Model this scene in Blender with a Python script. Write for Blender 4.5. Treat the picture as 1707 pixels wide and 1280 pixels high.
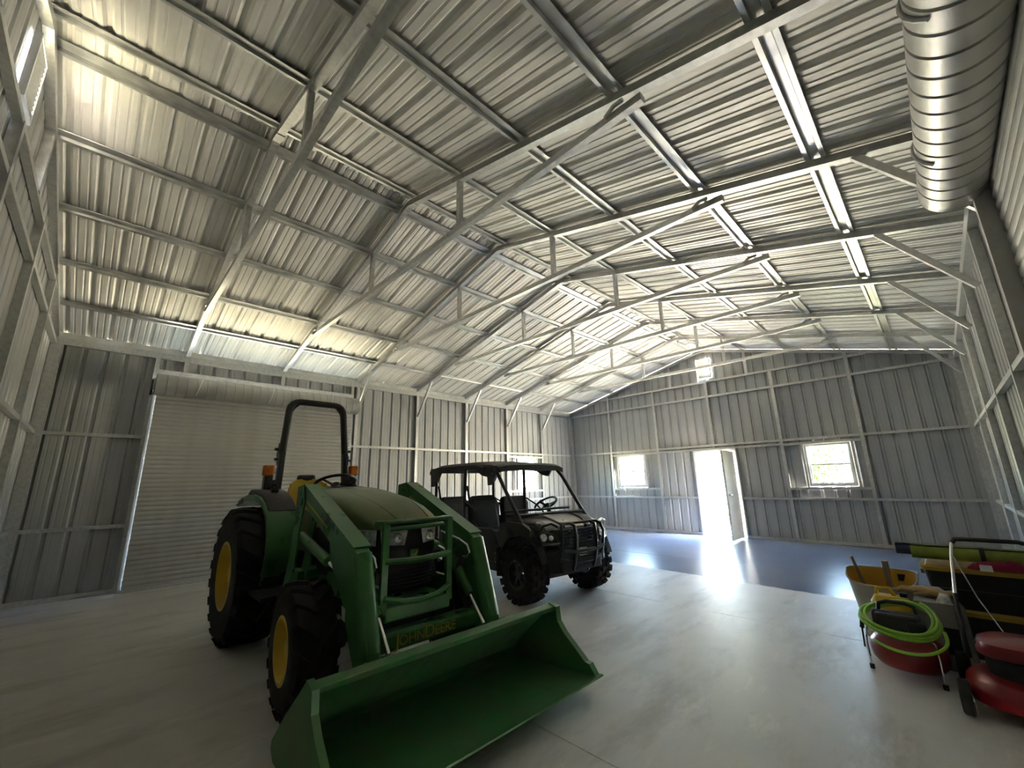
import bpy, bmesh, math, random
from mathutils import Vector, Matrix
random.seed(7)
for o in list(bpy.data.objects): bpy.data.objects.remove(o, do_unlink=True)
SC = bpy.context.scene
COL = SC.collection
# ------------------------------------------------------------------ camera
FPX = 684.53
CAM = Vector((8.601, 0.742, 1.419))
YAW, PITCH, ROLL = math.radians(45.45), math.radians(13.45), math.radians(-1.30)
_f = Vector((-math.sin(YAW)*math.cos(PITCH), math.cos(YAW)*math.cos(PITCH), math.sin(PITCH)))
_r = Vector((math.cos(YAW), math.sin(YAW), 0))
_u = _r.cross(_f)
_r2 = math.cos(ROLL)*_r + math.sin(ROLL)*_u
_u2 = -math.sin(ROLL)*_r + math.cos(ROLL)*_u
cd = bpy.data.cameras.new('camera')
cd.sensor_width = 36.0
cd.lens = FPX/1707.0*36.0
cd.clip_start = 0.05
cd.clip_end = 2000
cam = bpy.data.objects.new('camera', cd)
cam.matrix_world = Matrix(((_r2.x, _u2.x, -_f.x, CAM.x), (_r2.y, _u2.y, -_f.y, CAM.y), (_r2.z, _u2.z, -_f.z, CAM.z), (0, 0, 0, 1)))
COL.objects.link(cam)
SC.camera = cam
# ------------------------------------------------------------------ world, sun, exposure
w = bpy.data.worlds.new('World'); SC.world = w; w.use_nodes = True
nt = w.node_tree; nt.nodes.clear()
out = nt.nodes.new('ShaderNodeOutputWorld'); bg = nt.nodes.new('ShaderNodeBackground')
sky = nt.nodes.new('ShaderNodeTexSky'); sky.sky_type = 'NISHITA'; sky.sun_disc = False
sky.sun_elevation = math.radians(48); sky.sun_rotation = math.radians(84); sky.air_density = 1.0; sky.dust_density = 3.0
nt.links.new(sky.outputs[0], bg.inputs[0]); bg.inputs[1].default_value = 0.30
nt.links.new(bg.outputs[0], out.inputs[0])
sd = bpy.data.lights.new('sun', 'SUN'); sd.energy = 12.0; sd.angle = math.radians(0.55); sd.color = (1.0, 0.93, 0.82)
sun = bpy.data.objects.new('sun', sd); COL.objects.link(sun)
SUN_EL, SUN_AZ = math.radians(48), math.radians(6)     # azimuth measured from +x towards +y
_sdir = Vector((math.cos(SUN_EL)*math.cos(SUN_AZ), math.cos(SUN_EL)*math.sin(SUN_AZ), math.sin(SUN_EL)))
sun.rotation_euler = _sdir.to_track_quat('Z', 'Y').to_euler()
sun.location = (20, -10, 40)
SC.view_settings.view_transform = 'Standard'
SC.view_settings.look = 'None'
SC.view_settings.gamma = 1.0
SC.view_settings.use_curve_mapping = False
SC.view_settings.exposure = 5.6
SC.cycles.max_bounces = 12
SC.cycles.diffuse_bounces = 8
SC.cycles.glossy_bounces = 5
SC.cycles.sample_clamp_indirect = 6.0
SC.cycles.use_guiding = True
SC.cycles.caustics_reflective = False
SC.cycles.caustics_refractive = False
# ------------------------------------------------------------------ helpers
def V(*a): return Vector(a)
class MB:
    """collects geometry for ONE mesh object"""
    def __init__(s): s.v = []; s.f = []
    def add(s, vs, fs):
        n = len(s.v); s.v += [tuple(p) for p in vs]; s.f += [tuple(i+n for i in f) for f in fs]; return s
    def box(s, x0, x1, y0, y1, z0, z1):
        return s.add([(x0,y0,z0),(x1,y0,z0),(x1,y1,z0),(x0,y1,z0),(x0,y0,z1),(x1,y0,z1),(x1,y1,z1),(x0,y1,z1)],
                     [(0,3,2,1),(4,5,6,7),(0,1,5,4),(1,2,6,5),(2,3,7,6),(3,0,4,7)])
    def beam(s, p, q, w, h, up=(0,0,1), ext=0.0):
        p, q = Vector(p), Vector(q); d = (q-p).normalized(); p = p-d*ext; q = q+d*ext
        up = Vector(up); a = d.cross(up)
        if a.length < 1e-4: a = d.cross(Vector((1,0,0)))
        a.normalize(); b = a.cross(d).normalized()
        a = a*w/2; b = b*h/2
        vs = [p-a-b, p+a-b, p+a+b, p-a+b, q-a-b, q+a-b, q+a+b, q-a+b]
        return s.add(vs, [(0,1,2,3),(7,6,5,4),(0,4,5,1),(1,5,6,2),(2,6,7,3),(3,7,4,0)])
    def tube(s, pts, r, n=8, closed=False, cap=True):
        P = [Vector(p) for p in pts]; m = len(P); rr = r if isinstance(r, (list, tuple)) else [r]*m
        ts = []
        for i in range(m):
            if closed: t = P[(i+1) % m]-P[i-1]
            else: t = P[min(i+1, m-1)]-P[max(i-1, 0)]
            ts.append(t.normalized())
        a = ts[0].cross(Vector((0,0,1)))
        if a.length < .05: a = ts[0].cross(Vector((1,0,0)))
        a.normalize(); vs = []
        for i in range(m):
            a = (a-ts[i]*a.dot(ts[i])).normalized(); b = ts[i].cross(a)
            for k in range(n):
                an = 2*math.pi*k/n; vs.append(P[i]+(a*math.cos(an)+b*math.sin(an))*rr[i])
        fs = []
        for i in range(m if closed else m-1):
            j = (i+1) % m
            for k in range(n):
                l = (k+1) % n; fs.append((i*n+k, i*n+l, j*n+l, j*n+k))
        if cap and not closed:
            fs.append(tuple(range(n-1, -1, -1))); fs.append(tuple((m-1)*n+k for k in range(n)))
        return s.add(vs, fs)
    def cyl(s, p, q, r, n=16, r2=None):
        return s.tube([p, q], [r, r if r2 is None else r2], n)
    def lathe(s, prof, org=(0,0,0), axis=(0,0,1), n=24, closed=False, a0=0.0, a1=None):
        """prof: list of (radius, height along axis); closed joins last point to first"""
        org = Vector(org); ax = Vector(axis).normalized()
        e = ax.cross(Vector((0,0,1)));
        if e.length < .05: e = Vector((1,0,0))
        e.normalize(); g = ax.cross(e); m = len(prof); vs = []; full = a1 is None
        nn = n if full else n+1
        for k in range(nn):
            an = a0 + (2*math.pi if full else (a1-a0))*k/n
            d = e*math.cos(an)+g*math.sin(an)
            for (r, h) in prof: vs.append(org+ax*h+d*r)
        fs = []
        for k in range(n):
            l = (k+1) % nn
            for i in range(m if closed else m-1):
                j = (i+1) % m; fs.append((k*m+i, l*m+i, l*m+j, k*m+j))
        return s.add(vs, fs)
    def prism(s, poly, vec):
        """poly: 3D outline, extruded by vec; capped"""
        vec = Vector(vec); P = [Vector(p) for p in poly]; n = len(P)
        return s.add(P+[p+vec for p in P], [tuple(range(n-1,-1,-1)), tuple(range(n, 2*n))]+[(i, (i+1) % n, n+(i+1) % n, n+i) for i in range(n)])
    def shell(s, line, vec, t):
        """open 3D polyline swept by vec and given thickness t (normal = tangent x vec)"""
        vec = Vector(vec); P = [Vector(p) for p in line]; m = len(P); N = []
        for i in range(m):
            tg = P[min(i+1, m-1)]-P[max(i-1, 0)]; N.append(tg.cross(vec).normalized()*t)
        outl = P+[P[i]+N[i] for i in range(m-1, -1, -1)]
        n = len(outl); vs = outl+[p+vec for p in outl]; fs = []
        for i in range(n):
            j = (i+1) % n; fs.append((i, j, n+j, n+i))
        for i in range(m-1):
            a, b, c, d = i, i+1, n-2-i, n-1-i
            fs.append((d, c, b, a)); fs.append((n+a, n+b, n+c, n+d))
        return s.add(vs, fs)
    def grid(s, rows):
        """rows of equal-length point lists -> quads"""
        m = len(rows[0]); vs = [p for r in rows for p in r]
        return s.add(vs, [(i*m+k, i*m+k+1, (i+1)*m+k+1, (i+1)*m+k) for i in range(len(rows)-1) for k in range(m-1)])
    def mesh(s, name, m=None, smooth=None):
        me = bpy.data.meshes.new(name); me.from_pydata(s.v, [], s.f)
        bm = bmesh.new(); bm.from_mesh(me); bmesh.ops.recalc_face_normals(bm, faces=bm.faces); bm.to_mesh(me); bm.free()
        if m: me.materials.append(m)
        if smooth:
            me.polygons.foreach_set('use_smooth', [True]*len(me.polygons)); me.set_sharp_from_angle(angle=math.radians(smooth))
        me.update(); return me
    def obj(s, name, m, parent=None, smooth=None, bevel=0, loc=None, rot=None):
        return link(name, s.mesh(name, m, smooth), parent, bevel, loc, rot)
def link(name, me, parent=None, bevel=0, loc=None, rot=None):
    o = bpy.data.objects.new(name, me); COL.objects.link(o)
    if parent: o.parent = parent
    if loc: o.location = loc
    if rot: o.rotation_euler = rot
    if bevel:
        b = o.modifiers.new('bevel', 'BEVEL'); b.width = bevel; b.segments = 2; b.limit_method = 'ANGLE'; b.angle_limit = math.radians(40)
    return o
def empty(name, loc=(0,0,0), rz=0.0, parent=None):
    o = bpy.data.objects.new(name, None); COL.objects.link(o); o.location = loc; o.rotation_euler = (0, 0, rz); o.empty_display_size = .1
    if parent: o.parent = parent
    return o
def tag(o, label, cat, group=None):
    o['label'] = label; o['category'] = cat
    if group: o['group'] = group
    return o
def struct(o, label=None, cat=None):
    o['kind'] = 'structure'
    if label: o['label'] = label
    if cat: o['category'] = cat
    return o
def text_mesh(body, size, depth, m, name, parent, mat4):
    cu = bpy.data.curves.new(name, 'FONT'); cu.body = body; cu.size = size; cu.extrude = depth; cu.align_x = 'CENTER'; cu.align_y = 'CENTER'
    t = bpy.data.objects.new('tmp_text', cu); COL.objects.link(t)
    dg = bpy.context.evaluated_depsgraph_get(); me = bpy.data.meshes.new_from_object(t.evaluated_get(dg))
    bpy.data.objects.remove(t); bpy.data.curves.remove(cu)
    me.transform(mat4); me.materials.clear(); me.materials.append(m); me.name = name
    return link(name, me, parent)
def arc(cx, cz, r, a0, a1, n):
    return [(cx+r*math.cos(math.radians(a0+(a1-a0)*i/n)), cz+r*math.sin(math.radians(a0+(a1-a0)*i/n))) for i in range(n+1)]
# ------------------------------------------------------------------ materials
def mat(name, c1, c2=None, rough=.5, metal=0.0, scale=6.0, stretch=(1,1,1), bump=0.0, bscale=60.0, rvar=0.0, coat=0.0, detail=4.0, spec=.5, lo=.35, hi=.65):
    m = bpy.data.materials.new(name); m.use_nodes = True; t = m.node_tree; N = t.nodes; L = t.links
    b = N['Principled BSDF']; b.inputs['Roughness'].default_value = rough; b.inputs['Metallic'].default_value = metal
    b.inputs['Base Color'].default_value = (*c1, 1); b.inputs['Coat Weight'].default_value = coat; b.inputs['Specular IOR Level'].default_value = spec
    tc = N.new('ShaderNodeTexCoord'); mp = N.new('ShaderNodeMapping'); mp.inputs['Scale'].default_value = stretch; L.new(tc.outputs['Object'], mp.inputs[0])
    nz = N.new('ShaderNodeTexNoise'); nz.inputs['Scale'].default_value = scale; nz.inputs['Detail'].default_value = detail; L.new(mp.outputs[0], nz.inputs[0])
    mr = N.new('ShaderNodeMapRange'); mr.inputs[1].default_value = lo; mr.inputs[2].default_value = hi; L.new(nz.outputs[0], mr.inputs[0])
    if c2 is not None:
        mx = N.new('ShaderNodeMix'); mx.data_type = 'RGBA'; mx.inputs[6].default_value = (*c1, 1); mx.inputs[7].default_value = (*c2, 1)
        L.new(mr.outputs[0], mx.inputs[0]); L.new(mx.outputs[2], b.inputs['Base Color'])
    if rvar:
        m2 = N.new('ShaderNodeMapRange'); m2.inputs[1].default_value = lo; m2.inputs[2].default_value = hi; m2.inputs[3].default_value = rough-rvar; m2.inputs[4].default_value = rough+rvar
        L.new(nz.outputs[0], m2.inputs[0]); L.new(m2.outputs[0], b.inputs['Roughness'])
    if bump:
        n2 = N.new('ShaderNodeTexNoise'); n2.inputs['Scale'].default_value = bscale; n2.inputs['Detail'].default_value = 3; L.new(mp.outputs[0], n2.inputs[0])
        bp = N.new('ShaderNodeBump'); bp.inputs['Strength'].default_value = bump; bp.inputs['Distance'].default_value = .01; L.new(n2.outputs[0], bp.inputs['Height']); L.new(bp.outputs[0], b.inputs['Normal'])
    return m
M = {}
M['roof'] = mat('roof_galvalume_sheet', (.75,.735,.70), (.81,.80,.765), rough=.52, metal=.15, scale=3, stretch=(1,1,1), rvar=.08, bump=.05, bscale=25)
M['wall'] = mat('wall_sheet_grey_backer', (.36,.37,.37), (.42,.42,.415), rough=.48, metal=.12, scale=2.2, stretch=(1,1,.35), rvar=.08, bump=.05, bscale=18)
M['galv'] = mat('galvanised_square_tube', (.48,.49,.48), (.62,.62,.60), rough=.42, metal=.75, scale=24, rvar=.1, bump=.04, bscale=90)
M['hat'] = mat('galvanised_hat_channel', (.55,.56,.55), (.72,.72,.70), rough=.38, metal=.8, scale=6, rvar=.06)
M['curtain'] = mat('roll_door_paint', (.42,.42,.40), (.47,.47,.45), rough=.45, metal=.1, scale=4, rvar=.06)
M['coil'] = mat('roll_door_galvanised_coil', (.42,.42,.40), (.50,.50,.48), rough=.42, metal=.6, scale=4, rvar=.04)
M['white'] = mat('white_vinyl', (.78,.78,.76), (.72,.72,.70), rough=.4)
M['steel_door'] = mat('grey_door_paint', (.74,.73,.70), (.78,.77,.74), rough=.4)
M['chrome'] = mat('chrome_rod', (.8,.8,.8), rough=.15, metal=1)
M['black'] = mat('black_paint', (.008,.008,.009), (.014,.014,.014), rough=.35, scale=12)
M['blackplastic'] = mat('black_plastic', (.016,.016,.017), (.03,.03,.03), rough=.55, scale=20, bump=.1, bscale=120)
M['rubber'] = mat('tyre_rubber', (.012,.012,.012), (.026,.024,.022), rough=.8, scale=9, bump=.2, bscale=80, spec=.25)
M['green'] = mat('tractor_green_paint', (.042,.175,.045), (.052,.195,.052), rough=.32, scale=5, rvar=.06, coat=.15)
M['greendust'] = mat('tractor_green_hood_dusty', (.075,.150,.040), (.185,.20,.085), rough=.42, scale=3.2, rvar=.1, detail=6)
M['greenworn'] = mat('bucket_green_worn', (.045,.185,.055), (.14,.19,.095), rough=.5, scale=4, stretch=(.6,3,1), rvar=.12, detail=7, lo=.45, hi=.75)
M['yellow'] = mat('tractor_yellow', (.72,.47,.015), (.62,.40,.015), rough=.42, scale=7)
M['amber'] = mat('amber_lens', (.75,.22,.01), (.62,.16,.01), rough=.25, scale=20)
M['lens'] = mat('clear_headlight_lens', (.85,.87,.88), (.40,.41,.42), rough=.12, metal=.1, scale=22, detail=2)
M['lettering'] = mat('yellow_lettering', (.55,.42,.04), (.48,.36,.04), rough=.5)
M['utv'] = mat('utility_vehicle_dark_olive', (.010,.0115,.009), (.020,.021,.016), rough=.33, scale=4, rvar=.08, coat=.2)
M['utvseat'] = mat('black_vinyl_seat', (.012,.012,.013), (.02,.02,.02), rough=.6, scale=14)
M['red'] = mat('red_enamel', (.26,.010,.016), (.18,.008,.012), rough=.33, scale=6, coat=.2)
M['hose'] = mat('lime_green_hose', (.36,.68,.07), (.30,.60,.06), rough=.45, scale=14)
M['bin'] = mat('translucent_white_plastic', (.50,.49,.44), (.42,.41,.37), rough=.5, scale=5)
M['binin'] = mat('yellow_liner', (.62,.36,.03), (.54,.30,.03), rough=.55, scale=5)
M['wood'] = mat('grey_wood_handle', (.20,.16,.12), (.30,.25,.19), rough=.65, scale=12, stretch=(6,6,.6))
M['card'] = mat('grey_carton', (.33,.33,.30), (.28,.28,.26), rough=.75, scale=6)
M['tote'] = mat('black_tote_plastic', (.010,.011,.012), (.018,.018,.019), rough=.5, scale=10)
M['totelid'] = mat('yellow_tote_lid', (.42,.27,.03), (.36,.22,.03), rough=.5, scale=8)
M['matgreen'] = mat('lime_foam_mat', (.26,.33,.05), (.20,.26,.04), rough=.7, scale=18)
M['matblue'] = mat('navy_foam_mat', (.03,.035,.09), (.04,.045,.11), rough=.7, scale=18)
M['magenta'] = mat('magenta_cloth', (.30,.012,.06), (.20,.010,.05), rough=.85, scale=9)
M['tan'] = mat('tan_leather_glove', (.36,.24,.10), (.28,.18,.07), rough=.8, scale=9)
M['leaf'] = mat('tree_leaves', (.03,.055,.010), (.055,.085,.020), rough=.6, scale=3)
M['bark'] = mat('tree_bark', (.14,.10,.07), (.20,.15,.10), rough=.9, scale=6, stretch=(3,3,.6))
M['grass'] = mat('dry_lawn_grass', (.27,.25,.16), (.33,.30,.20), rough=.9, scale=.8, detail=6)
M['apron'] = mat('pale_bounce_concrete', (.84,.77,.63), (.77,.70,.57), rough=.9, scale=.9, detail=6)  # paled and warmed so the light bounced indoors is bright and warm
M['rod'] = mat('thin_steel_cable', (.35,.35,.35), rough=.35, metal=.8)
def glass():
    m = bpy.data.materials.new('window_glass'); m.use_nodes = True; t = m.node_tree; N = t.nodes; L = t.links; N.clear()
    o = N.new('ShaderNodeOutputMaterial'); a = N.new('ShaderNodeBsdfTransparent'); a.inputs[0].default_value = (.86,.9,.88,1)
    g = N.new('ShaderNodeBsdfGlossy'); g.inputs['Roughness'].default_value = .05
    x = N.new('ShaderNodeMixShader'); x.inputs[0].default_value = .05; L.new(a.outputs[0], x.inputs[1]); L.new(g.outputs[0], x.inputs[2]); L.new(x.outputs[0], o.inputs[0]); return m
M['glass'] = glass()
def concrete():
    m = mat('concrete_floor', (.60,.595,.575), (.70,.69,.665), rough=.55, scale=.9, detail=8, rvar=.1, bump=.06, bscale=30)
    t = m.node_tree; N = t.nodes; L = t.links; b = N['Principled BSDF']
    base = b.inputs['Base Color'].links[0].from_socket
    geo = N.new('ShaderNodeNewGeometry')
    # darker streaks and scuffs
    mp = N.new('ShaderNodeMapping'); mp.inputs['Scale'].default_value = (2.2, .7, 1); mp.inputs['Rotation'].default_value = (0, 0, .5); L.new(geo.outputs['Position'], mp.inputs[0])
    n = N.new('ShaderNodeTexNoise'); n.inputs['Scale'].default_value = 1.1; n.inputs['Detail'].default_value = 9; n.inputs['Roughness'].default_value = .65; L.new(mp.outputs[0], n.inputs[0])
    r = N.new('ShaderNodeMapRange'); r.inputs[1].default_value = .50; r.inputs[2].default_value = .66; r.inputs[3].default_value = 0; r.inputs[4].default_value = .60; L.new(n.outputs[0], r.inputs[0])
    x1 = N.new('ShaderNodeMix'); x1.data_type = 'RGBA'; x1.inputs[7].default_value = (.36,.335,.295,1); L.new(r.outputs[0], x1.inputs[0]); L.new(base, x1.inputs[6])
    # pale scraped laitance
    n3 = N.new('ShaderNodeTexNoise'); n3.inputs['Scale'].default_value = 1.7; n3.inputs['Detail'].default_value = 10; n3.inputs['Roughness'].default_value = .72; L.new(mp.outputs[0], n3.inputs[0])
    r3 = N.new('ShaderNodeMapRange'); r3.inputs[1].default_value = .56; r3.inputs[2].default_value = .70; r3.inputs[3].default_value = 0; r3.inputs[4].default_value = .75; L.new(n3.outputs[0], r3.inputs[0])
    x3 = N.new('ShaderNodeMix'); x3.data_type = 'RGBA'; x3.inputs[7].default_value = (.84,.83,.80,1); L.new(r3.outputs[0], x3.inputs[0]); L.new(x1.outputs[2], x3.inputs[6])
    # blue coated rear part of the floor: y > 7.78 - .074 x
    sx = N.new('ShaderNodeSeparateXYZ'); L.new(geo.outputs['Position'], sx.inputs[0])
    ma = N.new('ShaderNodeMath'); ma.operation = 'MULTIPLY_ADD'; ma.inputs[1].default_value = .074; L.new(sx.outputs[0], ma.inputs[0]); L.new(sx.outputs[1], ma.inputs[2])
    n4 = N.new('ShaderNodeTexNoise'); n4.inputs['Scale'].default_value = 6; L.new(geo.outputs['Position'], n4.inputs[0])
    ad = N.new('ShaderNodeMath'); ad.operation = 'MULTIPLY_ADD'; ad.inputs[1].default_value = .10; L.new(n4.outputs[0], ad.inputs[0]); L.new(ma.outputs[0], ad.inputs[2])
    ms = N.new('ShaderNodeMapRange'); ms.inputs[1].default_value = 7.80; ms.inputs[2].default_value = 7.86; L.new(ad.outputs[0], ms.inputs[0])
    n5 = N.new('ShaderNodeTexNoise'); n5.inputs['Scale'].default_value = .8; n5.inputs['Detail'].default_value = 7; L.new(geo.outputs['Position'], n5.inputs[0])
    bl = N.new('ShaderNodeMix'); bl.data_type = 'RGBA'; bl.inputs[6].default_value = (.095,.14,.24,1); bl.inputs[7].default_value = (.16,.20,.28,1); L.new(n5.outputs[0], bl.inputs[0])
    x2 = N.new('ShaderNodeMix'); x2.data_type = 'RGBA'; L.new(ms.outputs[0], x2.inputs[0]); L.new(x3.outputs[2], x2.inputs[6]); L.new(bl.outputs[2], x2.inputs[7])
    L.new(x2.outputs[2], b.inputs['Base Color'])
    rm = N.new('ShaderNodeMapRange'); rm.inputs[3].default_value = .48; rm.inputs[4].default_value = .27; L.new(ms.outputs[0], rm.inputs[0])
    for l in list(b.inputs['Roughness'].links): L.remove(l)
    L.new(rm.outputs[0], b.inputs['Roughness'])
    return m
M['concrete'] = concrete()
M['joint'] = mat('dark_joint', (.09,.085,.08), rough=.9)
# ------------------------------------------------------------------ building shell
W, SY = 9.144, 1.4966
LEN = SY*8
H, SL = 3.616, (4.775-3.616)/4.572
TB = .0635                                            # square tube
def zr(x): return H + SL*(x if x <= W/2 else W-x)      # underside of the rafters
PITCHR = .2286
MINOR = .002
def profile(u0, u1, extra=()):
    pts = {round(u0,4), round(u1,4)} | {round(e,4) for e in extra if u0 < e < u1}
    k = int(math.floor(u0/PITCHR))-1; ribs = []
    while k*PITCHR < u1+PITCHR:
        c = k*PITCHR+.06; ribs.append(c)
        for d in (-.034,-.014,.014,.034): pts.add(round(c+d,4))
        for mm in (.0762,.1524):
            for d in (-.012,-.005,.005,.012): pts.add(round(c+mm+d,4))
        k += 1
    def h(u):
        for c in ribs:
            a = abs(u-c)
            if a <= .0341: return .024*min(1, (.034-a)/.02) if a > .014 else .024
            for mm in (.0762,.1524):
                a = abs(u-c-mm)
                if a <= .0121: return MINOR*min(1, max(0,(.012-a)/.007))
        return 0.0
    us = sorted(p for p in pts if u0-1e-6 <= p <= u1+1e-6)
    return [(u, h(u)) for u in us]
def sheet(name, parent, m, u0, u1, zb, zt, holes, place):
    """ribbed sheet; place(u, h, z) -> 3D; holes = (ua, ub, za, zb)"""
    ex = [e for q in holes for e in (q[0], q[1])]
    pr = profile(u0, u1, ex+([W/2] if zt is not None and callable(zt) else []))
    mb = MB()
    for (a, ha), (b, hb) in zip(pr, pr[1:]):
        mid = (a+b)/2; ta, tb = (zt(a), zt(b)) if callable(zt) else (zt, zt)
        spans = [(zb, None)]
        hs = sorted([(q[2], q[3]) for q in holes if q[0] < mid < q[1]])
        lo = zb
        segs = []
        for (p, q) in hs:
            if p > lo: segs.append((lo, lo, p, p))
            lo = max(lo, q)
        segs.append((lo, lo, ta, tb))
        for (z0a, z0b, z1a, z1b) in segs:
            if z1a-z0a < .004: continue
            mb.add([place(a,ha,z0a), place(b,hb,z0b), place(b,hb,z1b), place(a,ha,z1a)], [(0,1,2,3)])
    if mb.f: return mb.obj(name, m, parent)
def sheets(parent, m, u_lo, u_hi, zb, zt, holes, place, name='wall_panel'):
    u = u_lo
    while u < u_hi-.02:
        e = min(u+.9144, u_hi)
        sheet(name, parent, m, u, e, zb, zt, [q for q in holes if q[0] < e and q[1] > u], place); u = e
# --- floor
fl = MB(); fl.box(-.12, W+.12, -.12, LEN+.12, -.16, -.014)
floor = struct(fl.obj('floor', M['joint']))
ys = [-.12, 2.83, 5.72, 8.62, LEN+.12]
for a, b in zip(ys, ys[1:]):
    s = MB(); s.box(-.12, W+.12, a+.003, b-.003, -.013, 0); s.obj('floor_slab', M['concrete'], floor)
# --- openings
LD = (1.16, 4.33)                 # left roll door, along y
RD = (1.16, 4.33)                 # right roll door, along y
BD = (4.10, 5.03, 2.07)           # walk door in back wall
WB1 = (1.74, 2.63, 1.20, 2.11); WB2 = (6.51, 7.34, 1.19, 2.10); WL = (9.34, 10.16, 1.20, 2.10)
VB = (4.42, 4.76, 4.03, 4.57); VF = (4.40, 4.74, 4.03, 4.57)
OFF = TB+.003
GAP = .10                         # rafter underside to roof sheet
Z1, Z2, Z3, Z4 = .92, 2.235, 3.524, 3.93
# --- walls: an empty each, with ribbed sheets, posts and girts
wl = struct(empty('wall_left')); wr = struct(empty('wall_right')); wb = struct(empty('wall_back')); wf = struct(empty('wall_front'))
sheets(wl, M['wall'], -OFF, LEN+OFF, -.10, H+.085, [(LD[0], LD[1], -1, 3.18), WL], lambda u,h,z: (-OFF-h, u, z))
sheets(wr, M['wall'], -OFF, LEN+OFF, -.10, H+.085, [(RD[0], RD[1], -1, 3.10)], lambda u,h,z: (W+OFF+h, u, z))
top = lambda u: zr(min(max(u,0),W))+.0925
sheets(wb, M['wall'], -OFF, W+OFF, -.10, top, [(BD[0], BD[1], -1, BD[2]), WB1, WB2, VB], lambda u,h,z: (u, LEN+OFF+h, z))
sheets(wf, M['wall'], -OFF, W+OFF, -.10, top, [VF], lambda u,h,z: (u, -OFF-h, z))
def tubeobj(name, parent, p, q, w=TB, h=TB, m=None, up=(0,0,1)):
    b = MB(); b.beam(p, q, w, h, up); return b.obj(name, m or M['galv'], parent)
hc = TB/2
def side_wall(root, xs, door, skip_ts, header_z, win=None):
    sgn = 1 if xs < 1 else -1
    xc = xs - sgn*hc
    for k in range(0, 9):
        y = min(max(k*SY, hc), LEN-hc)
        z0 = header_z+.07 if k in skip_ts else 0
        tubeobj('post', root, (xc, y, z0), (xc, y, H-.002))
    # base rail, eave rail, girts cut around the openings
    for (z, w_, hh, nm) in ((.03, TB, .06, 'base_rail'), (Z1, TB-.012, .05, 'girt'), (Z2, TB-.012, .05, 'girt')):
        segs = [(0, door[0]-.07), (door[1]+.07, LEN)]
        if win and z > 1.0 and False: pass
        for (a, b) in segs: tubeobj(nm, root, (xc, a, z), (xc, b, z), w_, hh)
    tubeobj('eave_rail', root, (xc, 0, H-.05), (xc, LEN, H-.05), TB+.006, .10)
    # eave closure under the roof sheets
    tubeobj('eave_purlin', root, (xc-sgn*.012, -.1, H+.045), (xc-sgn*.012, LEN+.1, H+.045), .045, .085, M['hat'])
    # door frame
    for y in (door[0]-.035, door[1]+.035): tubeobj('door_post', root, (xc, y, 0), (xc, y, H-.1))
    tubeobj('door_header', root, (xc+sgn*.004, door[0]-.07, header_z+.035), (xc+sgn*.004, door[1]+.07, header_z+.035), TB, .07)
side_wall(wl, 0.0, LD, (1, 2), 3.18)
side_wall(wr, W, RD, (1, 2), 3.10)
for (z) in (WL[2]-.04, WL[3]+.04): tubeobj('window_rail', wl, (-hc, 6*SY+hc, z), (-hc, 7*SY-hc, z), TB-.012, .05)
def gable(root, ys, back):
    sgn = 1 if ys > 1 else -1
    yc = ys + sgn*hc
    posts = {1: 1.524, 2: 3.048, 3: 4.572, 4: 6.10, 5: 7.56}
    for k, x in posts.items():
        z0 = BD[2]+.10 if (back and k == 3) else 0
        tubeobj('post', root, (x, yc, z0), (x, yc, min(Z4 if k in (2,3,4) else 9, zr(x))))
    for x in (3.62, 5.60): tubeobj('gable_stub', root, (x, yc, Z4), (x, yc, zr(x)))
    for x in (hc, W-hc): tubeobj('corner_post', root, (x, yc, 0), (x, yc, H))
    def row(z, a, b, nm='girt', hh=.05): tubeobj(nm, root, (a, yc, z), (b, yc, z), TB-.012, hh)
    if back:
        for z in (.03, Z1): row(z, 0, BD[0]-.06, 'base_rail' if z < .1 else 'girt', .06 if z < .1 else .05); row(z, BD[1]+.06, W, 'base_rail' if z < .1 else 'girt', .06 if z < .1 else .05)
        for (a, b, wnd) in ((1.524, 3.048, WB1), (6.10, 7.56, WB2)):
            for z in (wnd[2]-.05, wnd[3]+.03): row(z, a, b, 'window_rail')
            for x in (wnd[0]-.03, wnd[1]+.03): tubeobj('window_stud', root, (x, yc, wnd[2]-.05), (x, yc, wnd[3]+.03), .04, TB-.012, None, (0,1,0))
        row(BD[2]+.075, 3.048, 6.10, 'door_header')
    else:
        row(.03, 0, W, 'base_rail', .06); row(Z1, 0, W)
    row(Z2, 0, W)
    row(Z3, 0, W)
    x4 = (Z4-H)/SL; row(Z4, x4, W-x4)
    for (a, b) in ((0, W/2), (W, W/2)):
        tubeobj('gable_rafter', root, (a, yc, zr(a)+hc), (b, yc, zr(b)+hc), TB, TB)
    m = MB(); m.box(0, .05, ys-.05 if back else ys, ys if back else ys+.05, 0, H); m.obj('corner_trim', M['galv'], root)
gable(wb, LEN, True); gable(wf, 0.0, False)
# --- roof = ceiling
ceil = struct(empty('ceiling'))
OV = .22
MINOR = .006
def roof_side(left):
    def place(u, h, z):      # u along y ; z = horizontal distance from eave edge
        x = z-OV
        zz = H+GAP-.004 + SL*x + h*.97
        return (x if left else W-x, u, zz)
    sheets(ceil, M['roof'], -.14, LEN+.14, 0.0, W/2+OV, [], place, 'roof_panel')
roof_side(True); roof_side(False)
rc = MB()
for s_ in (-1, 1):
    rc.add([(W/2, -.16, zr(W/2)+GAP+.045), (W/2+s_*.22, -.16, zr(W/2-.22)+GAP+.0215), (W/2+s_*.22, LEN+.16, zr(W/2-.22)+GAP+.0215), (W/2, LEN+.16, zr(W/2)+GAP+.045)], [(0,1,2,3)])
rc.obj('ridge_cap', M['roof'], ceil)
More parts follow.
